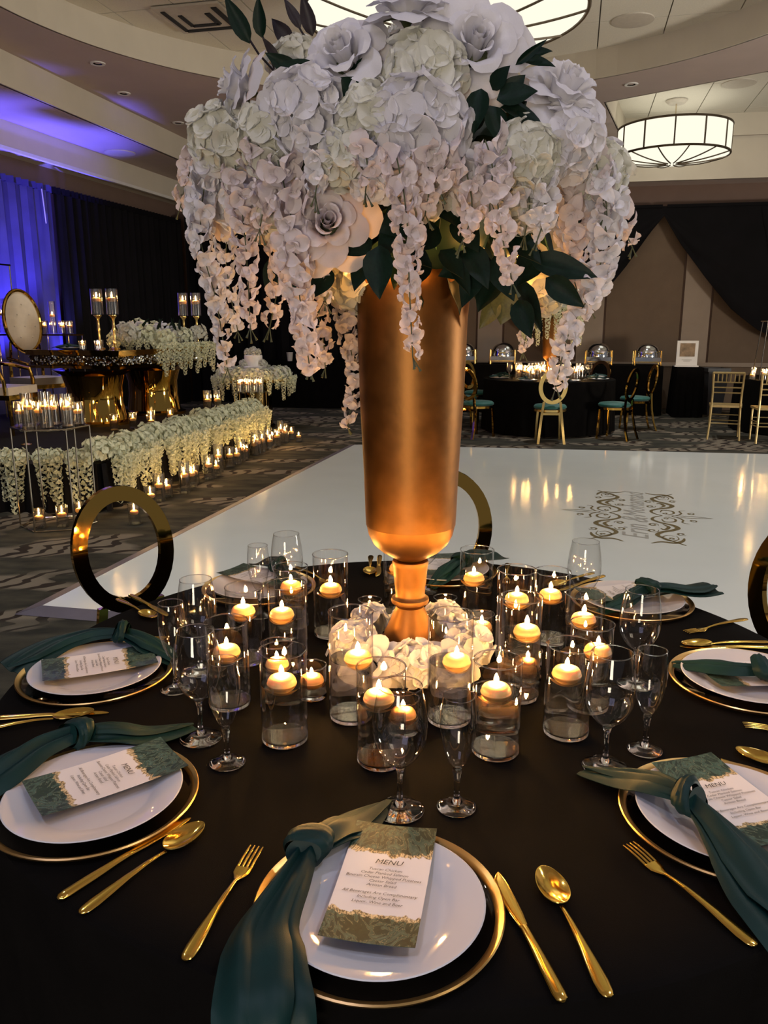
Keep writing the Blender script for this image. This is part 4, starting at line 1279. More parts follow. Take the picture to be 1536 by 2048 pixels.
def napkin(parent_loc, rz, label, knot, tout, tin, seed, wo=(.012, .030, .050, .058, .056), wi=(.012, .030, .040, .034, .010)):
    t = thing('napkin', label, 'napkin', parent_loc, rz, 'knotted green napkins')
    k = Vector(knot)
    po = [k - Vector((0, 0, .010))] + [Vector(p) - Vector((0, 0, .008)) for p in tout]
    pi_ = [k - Vector((0, 0, .010))] + [Vector(p) - Vector((0, 0, .006)) for p in tin]
    build('tail', tail_sheet(po, wo, (.012, .012, .010, .006, .004), (.008, .008, .007, .005, .005), seed), 'napkin_green', t, angle=70)
    build('tail', tail_sheet(pi_, wi, (.012, .012, .010, .006, .002), (.008, .008, .006, .004, .001), seed + 3), 'napkin_green', t, angle=70)
    sg_ = 1 if seed % 2 else -1
    build('fold', tail_sheet(po, (.010, .018, .030, .030, .004), (.008, .010, .009, .006, .003), (.005, .006, .004, .003, .001), seed + 9, 17, .35 * sg_, .009), 'napkin_green', t, angle=70)
    build('fold', tail_sheet(pi_, (.010, .020, .024, .014, .003), (.008, .009, .007, .004, .001), (.005, .005, .003, .002, .0), seed + 14, 17, -.3 * sg_, .007), 'napkin_green', t, angle=70)
    ax = (Vector(tin[0]) - Vector(tout[0])); ax.z *= .3; ax.normalize()
    side = ax.cross(Vector((0, 0, 1))).normalized(); upv = side.cross(ax)
    km = MB()
    # a gathered band of cloth wrapped once round the tails
    def band(u, w):
        g = 2 * pi * u; q = 2 * w - 1
        rr = 1 + .10 * sin(3 * g + seed) + .06 * sin(9 * q + 2 * g)
        bulge = .0065 * (1 - q * q)
        wd = .017 + .006 * sin(g + seed)
        p = k + side * ((.0245 + bulge) * rr * cos(g)) + upv * ((.0195 + bulge) * rr * sin(g)) + ax * (wd * q + .010 * sin(g + .8))
        return tuple(p)
    km.grid(band, 30, 9, True)
    km.grid(lambda u, w: tuple(k + side * ((.0235) * (1 - w) * cos(2 * pi * u)) + upv * (.0185 * (1 - w) * sin(2 * pi * u)) + ax * (.016 + .010 * sin(2 * pi * u + .8) * (1 - w))), 30, 3, True)
    km.grid(lambda u, w: tuple(k + side * ((.0235) * (1 - w) * cos(2 * pi * u)) + upv * (.0185 * (1 - w) * sin(2 * pi * u)) - ax * (.016 - .010 * sin(2 * pi * u + .8) * (1 - w))), 30, 3, True)
    build('knot', km, 'napkin_green', t, angle=70)
    return t


D_OUT = ((-.115, -.01, .045), (-.13, -.08, .034), (-.12, -.14, .030), (-.105, -.19, .006), (-.095, -.215, -.11))
D_IN = ((-.085, .11, .040), (-.06, .165, .020), (-.02, .235, .012))
SET = [('nearest', (-.093, -.739), -7, dict(menu=(.002, .03, -3), fork=((-.194, .107), (-.222, -.115)), knife=((.155, .086), (.226, -.118)), spoon=((.219, .107), (.28, -.109)), nap=((-.105, .055, .050), D_OUT, D_IN))),
       ('front left', (-.555, -.488), -48.6, dict(menu=(-.02, .03, -4), fork=((-.208, .12), (-.222, -.10)), knife=((.145, .085), (.194, -.125)), spoon=((.179, .094), (.240, -.114)), nap=((-.150, .035, .050), ((-.15, -.03, .045), (-.135, -.10, .034), (-.135, -.17, .012), (-.14, -.24, .008)), ((-.130, .09, .040), (-.115, .15, .022), (-.108, .235, .012))))),
       ('left', (-.720, -.010), -90, dict(menu=(-.012, .005, 24), fork=((-.20, .10), (-.22, -.12)), knife=((.175, .084), (.205, -.136)), spoon=((.179, .059), (.258, -.15)), nap=((-.135, .015, .052), ((-.135, -.05, .046), (-.11, -.12, .036), (-.06, -.17, .024), (-.02, -.20, .012)), ((-.115, .07, .042), (-.085, .12, .030), (-.05, .165, .014))))),
       ('back left', (-.450, .580), 217.7, dict(menu=(-.03, -.05, 20), fork=((-.19, .10), (-.20, -.12)), knife=((.30, .044), (.32, -.17)), spoon=((.34, .05), (.36, -.16)), nap=((-.09, -.04, .050), ((-.10, -.09, .045), (-.12, -.14, .034), (-.13, -.18, .03)), ((-.08, .02, .040), (-.06, .08, .025), (-.03, .15, .012))))),
       ('far', (.100, .740), 173, dict(menu=(.0, -.01, 8), fork=((-.19, .10), (-.20, -.12)), knife=((.20, .06), (.22, -.15)), spoon=((.225, .06), (.25, -.15)), nap=((-.06, .02, .055), ((-.09, -.03, .055), (-.12, -.09, .045), (-.15, -.14, .035)), ((-.03, .07, .045), (.0, .11, .03), (.03, .16, .012))))),
       ('back right', (.600, .460), 126.6, dict(menu=(.03, .0, -20), fork=((-.223, .082), (-.26, -.135)), knife=((.19, .08), (.20, -.13)), spoon=((.225, .08), (.24, -.13)), nap=((-.03, -.03, .052), ((-.06, -.08, .05), (-.10, -.13, .045), (-.13, -.19, .05)), ((-.02, .03, .042), (-.01, .07, .03), (.0, .15, .012))))),
       ('right', (.700, -.050), 86.4, dict(menu=(.0, -.02, 10), fork=((-.20, .08), (-.22, -.13)), knife=((.19, .08), (.20, -.13)), spoon=((.20, .078), (.235, -.13)), nap=((-.035, -.01, .052), ((-.06, -.06, .045), (-.09, -.11, .036), (-.12, -.17, .02)), ((-.01, .05, .042), (.03, .095, .032), (.075, .135, .014))))),
       ('front right', (.450, -.540), 40.6, dict(menu=(.022, .012, -24), fork=((-.175, .066), (-.228, -.150)), knife=((.158, .090), (.18, -.13)), spoon=((.21, .09), (.23, -.13)), nap=((-.060, .035, .052), ((-.085, -.02, .045), (-.115, -.08, .036), (-.145, -.13, .026), (-.175, -.20, .006)), ((-.050, .09, .042), (-.045, .14, .030), (-.062, .225, .014)))))]
for i, (nm, (sx, sy), rd, S) in enumerate(SET):
    rz = radians(rd)
    ca, sa = cos(rz), sin(rz)

    def W(x, y): return (sx + x * ca - y * sa, sy + x * sa + y * ca)
    ch = thing('charger_plate', 'clear glass charger with gold rim at the %s place' % nm, 'charger plate', (sx, sy, TZ), rz, 'glass chargers')
    inst('glass_disc', charger_disc, ch); inst('gold_rim', charger_rim, ch)
    pl = inst('dinner_plate', plate_me, None, (sx, sy, TZ + .0034), (0, 0, rz))
    tag(pl, 'white dinner plate at the %s place' % nm, 'plate', 'white dinner plates')
    mx_, my_, mr = S['menu']
    mt = thing('menu_card', 'printed green and white menu card on the %s plate' % nm, 'menu card', (*W(mx_, my_), TZ + .0236), rz + radians(mr), 'menu cards')
    inst('card', menu_me, mt); inst('lettering', menu_tx, mt, (0, 0, .0036))
    for c in ('fork', 'knife', 'spoon'):
        a, b = S[c]
        d = Vector(a) - Vector(b); m_ = (Vector(a) + Vector(b)) / 2
        t = thing(c, 'polished gold %s beside the %s plate' % (c, nm), c, (*W(m_.x, m_.y), TZ + .0008), rz + atan2(d.y, d.x) - pi / 2, 'gold %ss' % ('knive' if c == 'knife' else c))
        for pn, me in CUT[c]: inst(pn, me, t)
    k_, o_, i_ = S['nap']
    napkin((sx, sy, TZ), rz, 'knotted dark green satin napkin on the %s plate' % nm, k_, o_, i_, i * 5)
# ================================================================== chairs
def oring(a, b, w, th, zc, tilt, n=40):
    """flat oval ring standing in xz, local y = thickness"""
    mb = MB(); v = []; f = []
    for k in range(n):
        g = 2 * pi * k / n
        for (o, t) in ((0, -th / 2), (0, th / 2), (-w, th / 2), (-w, -th / 2)):
            z = (b + o) * sin(g)
            v.append(((a + o) * cos(g), t - z * tilt, zc + z))
    for k in range(n):
        for j in range(4):
            f.append((k * 4 + j, k * 4 + (j + 1) % 4, ((k + 1) % n) * 4 + (j + 1) % 4, ((k + 1) % n) * 4 + j))
    return mb.add(v, f)


def bar(mb, pts, w, th):
    """flat bar along a path lying in a vertical plane, width along x"""
    v = []; f = []; n = len(pts)
    for i, p in enumerate(pts):
        p = Vector(p)
        for (dx, dy) in ((-w, -th), (w, -th), (w, th), (-w, th)):
            v.append((p.x + dx / 2, p.y + dy / 2, p.z))
    for i in range(n - 1):
        for j in range(4):
            f.append((i * 4 + j, i * 4 + (j + 1) % 4, (i + 1) * 4 + (j + 1) % 4, (i + 1) * 4 + j))
    f.append((3, 2, 1, 0)); f.append(tuple((n - 1) * 4 + j for j in range(4)))
    return mb.add(v, f)


def o_chair(gold):
    t = thing('oval_back_chair', 'x', 'chair')
    build('seat', MB().lathe([(0, .435), (.19, .435), (.215, .45), (.215, .47), (.195, .49), (.12, .50), (0, .503)], 32), 'seat_teal', t)
    build('seat_frame', MB().lathe([(.17, .405), (.212, .405), (.214, .434), (.17, .434)], 32, True), gold, t)
    build('back_ring', oring(.185, .225, .052, .022, .735, .16), gold, t, angle=50, loc=(0, -.235, 0))
    for s in (-1, 1):
        build('leg', bar(MB(), [(s * .105, -.205, .545), (s * .118, -.205, .45), (s * .135, -.215, .30), (s * .155, -.25, .12), (s * .168, -.29, 0)], .032, .022), gold, t, angle=50)
        build('leg', bar(MB(), [(s * .145, .135, .405), (s * .155, .145, .2), (s * .16, .155, 0)], .028, .024), gold, t, angle=50)
    build('rail', MB().box((0, -.207, .385), (.25, .018, .03)), gold, t, False)
    return t


ocA = o_chair('gold_mirror')
place(ocA, (-.86, .93, 0), radians(-139), 'gold oval-back chair behind the left side of the near table', 'oval-back chairs')
place(copy_tree(ocA), (.175, 1.20, 0), radians(184), 'gold oval-back chair half hidden behind the gold vase', 'oval-back chairs')
place(copy_tree(ocA), (.985, .55, 0), radians(118.9), 'gold oval-back chair cut by the right edge of the picture', 'oval-back chairs')
for loc, rz, lab in (((3.05, 9.30, 0), 50, 'oval-back chair with teal seat right of the far table'), ((3.62, 10.25, 0), 90, 'oval-back chair seen edge-on at the far table'), ((1.22, 9.5, 0), -49, 'oval-back chair with teal seat just right of the gold vase'), ((1.42, 11.3, 0), -138, 'oval-back chair on the far left side of the far table'), ((3.25, 11.3, 0), 138, 'oval-back chair on the far right side of the far table'), ((1.08, 10.35, 0), -90, 'oval-back chair behind the one right of the gold vase')):
    place(copy_tree(ocA), loc, radians(rz), lab, 'oval-back chairs')
ocB = o_chair('gold_satin')
place(ocB, (2.12, 9.03, 0), radians(-5), 'pale gold oval-back chair with its back to us at the far table', 'oval-back chairs')


def chiavari(label, loc, rz):
    t = thing('ballroom_chair', label, 'chair', loc, rz, 'gold spindle-back chairs')
    m = 'chiavari_gold'
    build('seat', MB().prism([(-.20, -.18), (.20, -.18), (.215, .20), (-.215, .20)], .43, .46), m, t, False)
    for s in (-1, 1):
        build('leg', MB().tube([(s * .20, -.30, 0), (s * .185, -.23, .22), (s * .18, -.19, .44), (s * .18, -.20, .62), (s * .19, -.25, .90)], .014, 8), m, t)
        build('leg', MB().tube([(s * .19, .18, 0), (s * .19, .175, .43)], .013, 8), m, t)
        build('side_stretcher', MB().tube([(s * .187, -.235, .22), (s * .19, .178, .2)], .008, 6), m, t)
        build('side_stretcher', MB().tube([(s * .185, -.22, .28), (s * .19, .178, .26)], .008, 6), m, t)
    build('top_rail', MB().tube([(-.195, -.25, .895), (.195, -.25, .895)], .015, 8), m, t)
    for z, y in ((.77, -.228), (.70, -.214), (.63, -.202)):
        build('back_rail', MB().tube([(-.183, y, z), (.183, y, z)], .009, 6), m, t)
    for k in range(6):
        x = -.13 + k * .052
        build('spindle', MB().tube([(x, -.228, .77), (x, -.24, .83), (x, -.25, .895)], [.007, .010, .007], 6), m, t)
    build('front_stretcher', MB().tube([(-.19, .178, .22), (.19, .178, .22)], .008, 6), m, t)
    build('front_stretcher', MB().tube([(-.19, .178, .30), (.19, .178, .30)], .008, 6), m, t)
    build('back_stretcher', MB().tube([(-.187, -.235, .22), (.187, -.235, .22)], .008, 6), m, t)


chiavari('gold spindle-back chair standing alone at right', (4.60, 9.38, 0), radians(-22))
chiavari('gold spindle-back chair cut by the right edge', (5.04, 9.0, 0), radians(-14))

# ================================================================== far candles: small shared meshes
fl_far = MB().lathe([(0, 0), (.0035, .004), (.0042, .009), (.002, .018), (0, .026)], 6).mesh('flame', 'flame_far')
wx_far = MB().lathe([(0, 0), (.022, .002), (.027, .012), (.026, .020), (.016, .027), (0, .030)], 12).mesh('wax', 'wax')
FV = {}


def far_vase(H, R, wl):
    if (H, R) not in FV:
        FV[(H, R)] = (MB().lathe([(0, .004), (R, .004), (R, H), (R - .002, H), (R - .002, .012), (0, .012)], 14).mesh('glass_wall', 'glass_far'),
                      MB().lathe([(0, wl), (R - .003, wl)], 14).mesh('water_surface', 'glass_thin'))
    return FV[(H, R)]


def far_candle(loc, H, R, where, grp, big=1.0):
    wl = H * .55
    g, w = far_vase(H, R, wl)
    t = thing('candle_glass', 'clear glass candle cylinder ' + where, 'vase', loc, 0, 'glass cylinders ' + grp)
    inst('glass_wall', g, t); inst('water_surface', w, t)
    c = thing('small_candle', 'lit candle inside the glass ' + where, 'candle', (loc[0], loc[1], loc[2] + wl - .014), rnd.random() * 6, 'candles ' + grp, R / .036)
    inst('wax', wx_far, c); inst('flame', fl_far, c, (0, 0, .031), (0, 0, 0), big)


# ================================================================== stage on the left
ST = .40
stg = thing('stage', 'low black-skirted stage at left', 'stage')
SP = [(-2.44, 4.86), (-1.68, 9.2), (-4.60, 9.9), (-5.45, 7.3), (-6.3, 4.9)]
build('deck', MB().prism(SP, .05, ST), 'stage_cloth', stg, False)
for i, (a, b) in enumerate(((SP[4], SP[0]), (SP[0], SP[1]), (SP[1], SP[2]))):
    A = Vector((*a, 0)); B = Vector((*b, 0)); d = B - A; n_ = Vector((d.y, -d.x, 0)).normalized()
    build('skirt', MB().sheet(lambda u, w: (*(A + d * u + n_ * (.02 + (.012 + .018 * (1 - w)) * (1 + sin(2 * pi * 26 * u))))[:2], .002 + w * (ST + .003)), 160, 4, .003), 'drape_black', stg)

# garland pieces
def garland_strand_mb(seed, L_, size=.034):
    r = random.Random(seed); mb = MB(); n = int(L_ / .0085); a = 0
    for i in range(n):
        t = i / n; a += 2.4
        rad = size * (1.25 - .85 * t)
        m = align(Vector((cos(a), sin(a), -.5)), spin=r.uniform(-1, 1))
        b = blossom_mb(40 + i % 4, 3, 3)
        mb.add(b.v, b.f, Matrix.Translation((cos(a) * rad * .8, sin(a) * rad * .8, -t * L_)) @ m.to_4x4() @ Matrix.Scale(size * (1.0 - .45 * t) * r.uniform(.8, 1.1), 4))
    return mb


def cluster_mb(seed, n=34):
    r = random.Random(seed); mb = MB()
    for i, d in enumerate(fib_dirs(n, -.5)):
        q = floret_mb(i % 3, 4, 1, 3, 3)
        m = align(d + Vector((r.uniform(-.3, .3), r.uniform(-.3, .3), r.uniform(-.3, .3))), spin=r.random() * 6)
        mb.add(q.v, q.f, Matrix.Translation(d * r.uniform(.7, 1.0)) @ m.to_4x4() @ Matrix.Scale(r.uniform(.30, .42), 4))
    return mb


GS = {m: [(L_, garland_strand_mb(200 + i, L_).mesh('wisteria_strand', m)) for i, L_ in enumerate((.16, .24, .32, .40, .48))] for m in ('petal_garland',)}
GC = {m: [cluster_mb(300 + i).mesh('bloom_cluster', m) for i in range(3)] for m in ('petal_garland', 'petal_cream')}
ga = thing('stage_garland', 'long pale wisteria garland along the stage edge', 'garland', (-2.40, 4.9, ST))
A = Vector((-2.40, 4.95, 0)); B = Vector((-1.70, 8.95, 0)); d = B - A
r_ = random.Random(5)
for i in range(46):
    u = (i + .5) / 46
    p = d * u
    far = u
    inst('bloom_cluster', GC['petal_garland'][i % 3], ga, (p.x - .05 + r_.uniform(-.10, .06), p.y, .05 + r_.uniform(0, .05)), (0, 0, r_.random() * 6), r_.uniform(.085, .12))
    for j in range(2):
        k = r_.choice((0, 1, 1, 2)) if j else r_.choice((1, 2, 2, 3))
        if u > .75: k = min(k, 2)
        inst('wisteria_strand', GS['petal_garland'][k][1], ga, (p.x + .06 + r_.uniform(-.02, .06), p.y + r_.uniform(-.05, .05), .05 + r_.uniform(-.03, .04)), (r_.uniform(-.1, .1), r_.uniform(-.15, .05), r_.random() * 6), r_.uniform(.9, 1.2))
gb = thing('corner_garland', 'pale wisteria bunches hanging at the near stage corner', 'garland', (-2.9, 4.82, ST))
for i, x in enumerate((-.28, -.22, -.16, .02, .08, .14, .28, .34, .38)):
    inst('wisteria_strand', GS['petal_garland'][2 + i % 2][1], gb, (x, -.02 + r_.uniform(-.03, .03), .06), (r_.uniform(-.1, .1), r_.uniform(-.1, .1), r_.random() * 6), 1.15)
    inst('bloom_cluster', GC['petal_garland'][i % 3], gb, (x, .0, .06), (0, 0, i), .075)

# candles along the foot of the stage
k = 0
r_ = random.Random(9)
row = []
for i in range(19):
    u = i / 18
    row.append((-2.06 + .58 * u + r_.uniform(-.05, .05), 5.0 + 3.9 * u + r_.uniform(-.06, .06), (.15, .20, .13, .24, .18)[i % 5]))
for i, (x, y, h) in enumerate(row):
    far_candle((x, y, 0), h * 1.25, .052, '%s from the near end of the stage-side row' % ORD[i], 'along the stage foot')
row2 = [(-1.86, 7.55), (-1.80, 7.85), (-1.74, 8.1), (-1.68, 8.35), (-1.62, 8.6), (-1.55, 8.85), (-1.50, 9.15)]
for i, (x, y) in enumerate(row2):
    far_candle((x + .16, y, 0), .18 + .04 * (i % 3), .05, '%s of the outer row at the far stage end' % ORD[i], 'at the far stage end')
far_candle((-1.22, 8.95, 0), .13, .045, 'standing alone on the carpet past the row', 'loose on the carpet')
far_candle((-2.03, 4.42, 0), .17, .045, 'seen through the near oval chair back', 'loose on the carpet')

# six-sided candle stand at the near stage corner
hs = thing('hexagon_stand', 'six-legged chrome stand carrying candles at the near stage corner', 'stand', (-2.62, 4.42, 0))
HR = .28
hexp = [(HR * cos(pi / 3 * k + .25), HR * sin(pi / 3 * k + .25)) for k in range(6)]
for p in hexp:
    build('leg', MB().tube([(*p, 0), (*p, .765)], .0065, 6), 'frame_chrome', hs)
build('top_frame', MB().tube([(*p, .765) for p in hexp], .007, 6, True), 'frame_chrome', hs)
build('base_frame', MB().tube([(*p, .007) for p in hexp], .006, 6, True), 'frame_chrome', hs)
build('top_pane', MB().prism([(p[0] * .97, p[1] * .97) for p in hexp], .768, .776), 'acrylic', hs, False)
for i, (dx, dy, h) in enumerate(((-.20, -.05, .15), (-.10, -.13, .21), (.05, -.17, .22), (.17, -.08, .20), (.20, .06, .14), (.02, .02, .19), (-.12, .10, .14), (.08, .18, .16))):
    far_candle((-2.62 + dx, 4.42 + dy, .777), h * 1.2, .045, '%s on top of the six-legged stand' % ORD[i], 'on the six-legged stand')
for i, (dx, dy, h) in enumerate(((-.10, -.12, .15), (.06, -.08, .17), (.12, .12, .15))):
    far_candle((-2.62 + dx, 4.42 + dy, .0), h, .045, '%s on the floor inside the six-legged stand' % ORD[i], 'inside the six-legged stand')

# ---- the couple's table
TR = radians(-17)
tX, tY, tH = -3.26, 8.28, .845
stb = thing('head_table', 'gold mirrored head table with a crystal band on the stage', 'table', (tX, tY, ST), TR)
build('top', MB().box((0, 0, tH - .012), (1.24, 1.94, .024)), 'gold_mirror', stb, False)
for z in (tH - .04, tH - .185):
    build('rail', MB().box((0, 0, z), (1.22, 1.92, .03)), 'gold_mirror', stb, False)
build('band_backing', MB().box((0, 0, tH - .112), (1.16, 1.86, .11)), 'mirror_dark', stb, False)
octa = ([(1, 0, 0), (-1, 0, 0), (0, 1, 0), (0, -1, 0), (0, 0, 1), (0, 0, -1)], [(0, 2, 4), (2, 1, 4), (1, 3, 4), (3, 0, 4), (2, 0, 5), (1, 2, 5), (3, 1, 5), (0, 3, 5)])
cm = MB(); r_ = random.Random(2)
for i in range(520):
    side = r_.random()
    if side < .45: p = (r_.uniform(-.59, .59), -.945, tH - .112 + r_.uniform(-.045, .045))
    else: p = (.595, r_.uniform(-.93, .93), tH - .112 + r_.uniform(-.045, .045))
    cm.add(octa[0], octa[1], Matrix.Translation(p) @ Matrix.Rotation(r_.random() * 6, 4, 'X') @ Matrix.Rotation(r_.random() * 6, 4, 'Y') @ Matrix.Diagonal((.011, .011, .016, 1)))
c_ = build('crystals', cm, 'chafer_steel', stb, False); c_['kind'] = 'stuff'
for y in (-.60, .60):
    pts = [(.30 + .12 * cos(pi * q), .26 * (1 if 1 else 0), 0) for q in (0, 1)]
    build('pedestal', MB().lathe([(0, 0), (.40, 0), (.40, .03), (.34, .05), (.31, .25), (.31, .42), (.35, .56), (.45, .62), (0, .62)], 40), 'gold_mirror', stb, loc=(0, y, 0))


def TT(x, y, z=0.0):
    return (tX + x * cos(TR) - y * sin(TR), tY + x * sin(TR) + y * cos(TR), ST + tH + z)


gt = thing('table_garland', 'white rose and wisteria garland on the far end of the head table', 'garland', TT(.18, .30), TR)
r_ = random.Random(12)
for i in range(18):
    inst('bloom_cluster', GC['petal_garland' if i % 2 else 'petal_cream'][i % 3], gt, (r_.uniform(-.30, .34), -.42 + i * .066, .08 + r_.uniform(0, .12)), (0, 0, i), r_.uniform(.10, .14))
for i in range(6):
    rose(gt, (r_.uniform(-.25, .25), -.35 + i * .17, .21 + r_.uniform(-.02, .05)), (r_.uniform(-.5, .8), -.6, .8), .085, 'petal_white', i, 400 + i, False)
for i in range(22):
    k = (1, 2, 0, 3, 1, 2)[i % 6]
    inst('wisteria_strand', GS['petal_garland'][k][1], gt, (.44 + r_.uniform(-.03, .04), -.50 + i * .062, .06), (0, -.12, i), 1.0)
for i in range(6):
    inst('wisteria_strand', GS['petal_garland'][(2, 1, 0)[i % 3]][1], gt, (.0 + .07 * i, -.50, .10), (.5, 0, i), .8)
for i in range(10):
    a_ = (r_.uniform(-.3, .3), -.4 + i * .11, .20); b_ = (a_[0] + r_.uniform(-.08, .08), a_[1] + r_.uniform(-.05, .05), .34)
    leaf(gt, a_, b_, .035, 'leaf_green', 0)


def candlestick(p, label):
    t = thing('candlestick', label, 'candlestick', p, 0, 'gold candlesticks on the head table')
    build('column', MB().lathe([(0, 0), (.055, 0), (.058, .008), (.03, .02), (.016, .05), (.022, .07), (.014, .10), (.014, .20), (.022, .22), (.014, .25), (.014, .33), (.03, .36), (.045, .375), (.045, .385), (0, .385)], 20), 'gold_satin', t)


for i, (x, y, lab) in enumerate(((-3.40, 7.9, 'near left'), (-3.21, 7.86, 'near right'), (-2.70, 9.1, 'far left'), (-2.52, 9.05, 'far right'))):
    p = (x, y, ST + tH)
    candlestick(p, 'tall gold candlestick at the %s of the head table' % lab)
    far_candle((p[0], p[1], p[2] + .386), .29, .068, 'on the %s candlestick' % lab, 'on the candlesticks')
for i, (x, y) in enumerate(((.02, -.78), (.24, -.80), (-.10, -.30))):
    far_candle(TT(x, y, .001), .10, .04, '%s low one on the head table' % ORD[i], 'low on the head table')
pp = inst('dinner_plate', plate_me, None, TT(-.30, -.62, .002), (0, 0, 0), 1.0); tag(pp, 'white plate on the near end of the head table', 'plate')
napkin(TT(-.30, -.62, .0), TR - pi / 2, 'dark green napkin on the head table plate', (0, 0, .045), ((.08, .0, .04), (.16, .02, .035), (.24, .02, .03)), ((-.08, 0, .04), (-.16, .02, .034), (-.24, 0, .03)), 77)


def throne(label, loc, rz):
    t = thing('throne_chair', label, 'chair', loc, rz, 'cream chairs of the head table')
    g = 'gold_mirror'
    build('seat', MB().box((0, 0, .45), (.50, .48, .09)), 'leatherette', t, False)
    b = MB()
    def fn(u, w):
        a = 2 * pi * u
        return (.235 * w * cos(a), .03 * (1 - w ** 4) - (.36 * w * sin(a)) * .12, .36 * w * sin(a))
    b.grid(fn, 40, 7, True)
    bc = build('back_cushion', b, 'leatherette', t, loc=(0, -.235, 1.16))
    build('back_panel', MB().grid(lambda u, w: (.235 * w * cos(-2 * pi * u), -.015 - (.36 * w * sin(-2 * pi * u)) * .12, .36 * w * sin(-2 * pi * u)), 40, 3, True), 'gold_mirror', t, loc=(0, -.235, 1.16))
    for (x, z) in ((0, .20), (-.08, .08), (.08, .08), (-.14, -.06), (0, -.06), (.14, -.06), (-.08, -.19), (.08, -.19)):
        inst('button', MB().lathe([(0, .008), (.008, .004), (.010, 0)], 8).mesh('button', 'leatherette'), t, (x, -.205 - z * .12 + .006, 1.16 + z), (-pi / 2, 0, 0))
    build('back_frame', MB().tube([(.245 * cos(2 * pi * i / 40), -.235 - .37 * sin(2 * pi * i / 40) * .12, 1.16 + .37 * sin(2 * pi * i / 40)) for i in range(40)], .022, 8, True), g, t)
    build('seat_rail', MB().box((0, 0, .39), (.52, .50, .05)), g, t, False)
    for sx in (-1, 1):
        build('leg', MB().tube([(sx * .23, .22, .37), (sx * .23, .23, .2), (sx * .22, .23, 0)], [.025, .02, .014], 8), g, t)
        build('leg', MB().tube([(sx * .19, -.235, .92), (sx * .22, -.24, .62), (sx * .22, -.24, .37), (sx * .22, -.30, 0)], [.016, .02, .022, .014], 8), g, t)
        build('armrest', MB().tube([(sx * .235, -.25, .72), (sx * .27, -.05, .70), (sx * .265, .16, .66), (sx * .25, .2, .55), (sx * .24, .2, .40)], .02, 8), g, t)
    return t


throne('cream tufted oval-back chair behind the head table', (-4.33, 8.35, ST), radians(-122))
throne('cream cushioned chair at the near side of the head table', (-4.10, 6.85, ST), radians(-100))


def etagere(label, loc, w, dpt, shelves, rz=0.0):
    t = thing('shelf_stand', label, 'stand', loc, rz, 'metal shelf stands')
    top = shelves[-1]
    for sx in (-1, 1):
        for sy in (-1, 1):
            build('leg', MB().tube([(sx * w / 2, sy * dpt / 2, 0), (sx * w / 2, sy * dpt / 2, top)], .008, 6), 'frame_chrome', t)
    for z in shelves:
        build('shelf', MB().box((0, 0, z), (w + .02, dpt + .02, .02)), 'mirror_dark', t, False)
    return t


etagere('tall metal candle shelf at the left picture edge', (-5.02, 8.55, ST), .62, .30, (1.0, 1.83), TR)
for i, (dx, z, h) in enumerate(((-.22, 1.845, .18), (.0, 1.845, .22), (.22, 1.845, .19), (-.24, 1.012, .17), (-.08, 1.012, .17), (.12, 1.012, .17), (.25, 1.012, .42))):
    far_candle((-5.02 + dx * cos(TR), 8.55 + dx * sin(TR), ST + z), h, .045, '%s on the tall metal shelf' % ORD[i], 'on the tall shelf')
etagere('lower metal candle shelf behind the cream chair', (-4.42, 9.25, ST), .55, .28, (.99,), TR)
for i, (dx, h) in enumerate(((-.2, .17), (-.06, .42), (.08, .17), (.2, .17))):
    far_candle((-4.42 + dx * cos(TR), 9.25 + dx * sin(TR), ST + 1.002), h, .045, '%s on the lower metal shelf' % ORD[i], 'on the lower shelf')
for i, (x, y) in enumerate(((-3.02, 7.05), (-2.86, 7.20), (-2.72, 7.42), (-2.60, 7.00), (-2.55, 7.6))):
    far_candle((x, y, ST), .18, .045, '%s on the stage in front of the head table' % ORD[i], 'on the stage deck')
for i, (x, y) in enumerate(((-2.36, 8.72), (-2.24, 8.78))):
    far_candle((x, y, ST + .0), .30, .055, '%s of the tall pair at the far stage end' % ORD[i], 'tall pair on the stage')
ps = thing('stem_candleholder', 'gold-stemmed glass candleholder at the left picture edge', 'candle holder', (-3.50, 5.95, ST))
build('stem', MB().lathe([(0, 0), (.05, 0), (.05, .008), (.012, .02), (.010, .12), (.02, .20), (.03, .22), (0, .22)], 14), 'gold_satin', ps)
far_candle((-3.50, 5.95, ST + .221), .16, .05, 'on the gold-stemmed holder at the left edge', 'on stem holders')

# ---- cake corner
ck = thing('cake_table', 'gold drum table carrying the cake', 'table', (-2.05, 10.6, 0))
build('pedestal', MB().lathe([(0, 0), (.30, 0), (.30, .03), (.27, .05), (.26, .66), (.30, .70), (0, .70)], 32), 'mirror_dark', ck)
build('top', MB().lathe([(0, .70), (.56, .70), (.57, .72), (.56, .74), (0, .74)], 40), 'gold_mirror', ck)
cake = thing('wedding_cake', 'small white two-tier cake topped with round blooms', 'cake', (-2.05, 10.6, .741))
build('tier', MB().lathe([(0, 0), (.20, 0), (.20, .17), (.19, .18), (0, .18)], 32), 'cake_icing', cake)
build('tier', MB().lathe([(0, .18), (.135, .18), (.135, .33), (.125, .34), (0, .34)], 32), 'cake_icing', cake)
bl = GC['petal_cream']
for i, (x, y, z) in enumerate(((0, 0, .40), (.07, -.04, .375), (-.07, -.02, .375), (.03, -.07, .37), (.13, -.06, .22), (.16, -.02, .19), (-.15, -.06, .21), (-.13, -.1, .19), (.0, .06, .37))):
    inst('bloom', bl[i % 3], cake, (x, y, z), (0, 0, i), .06)
gk = thing('cake_garland', 'pale wisteria garland spilling over the cake table', 'garland', (-2.05, 10.6, .741))
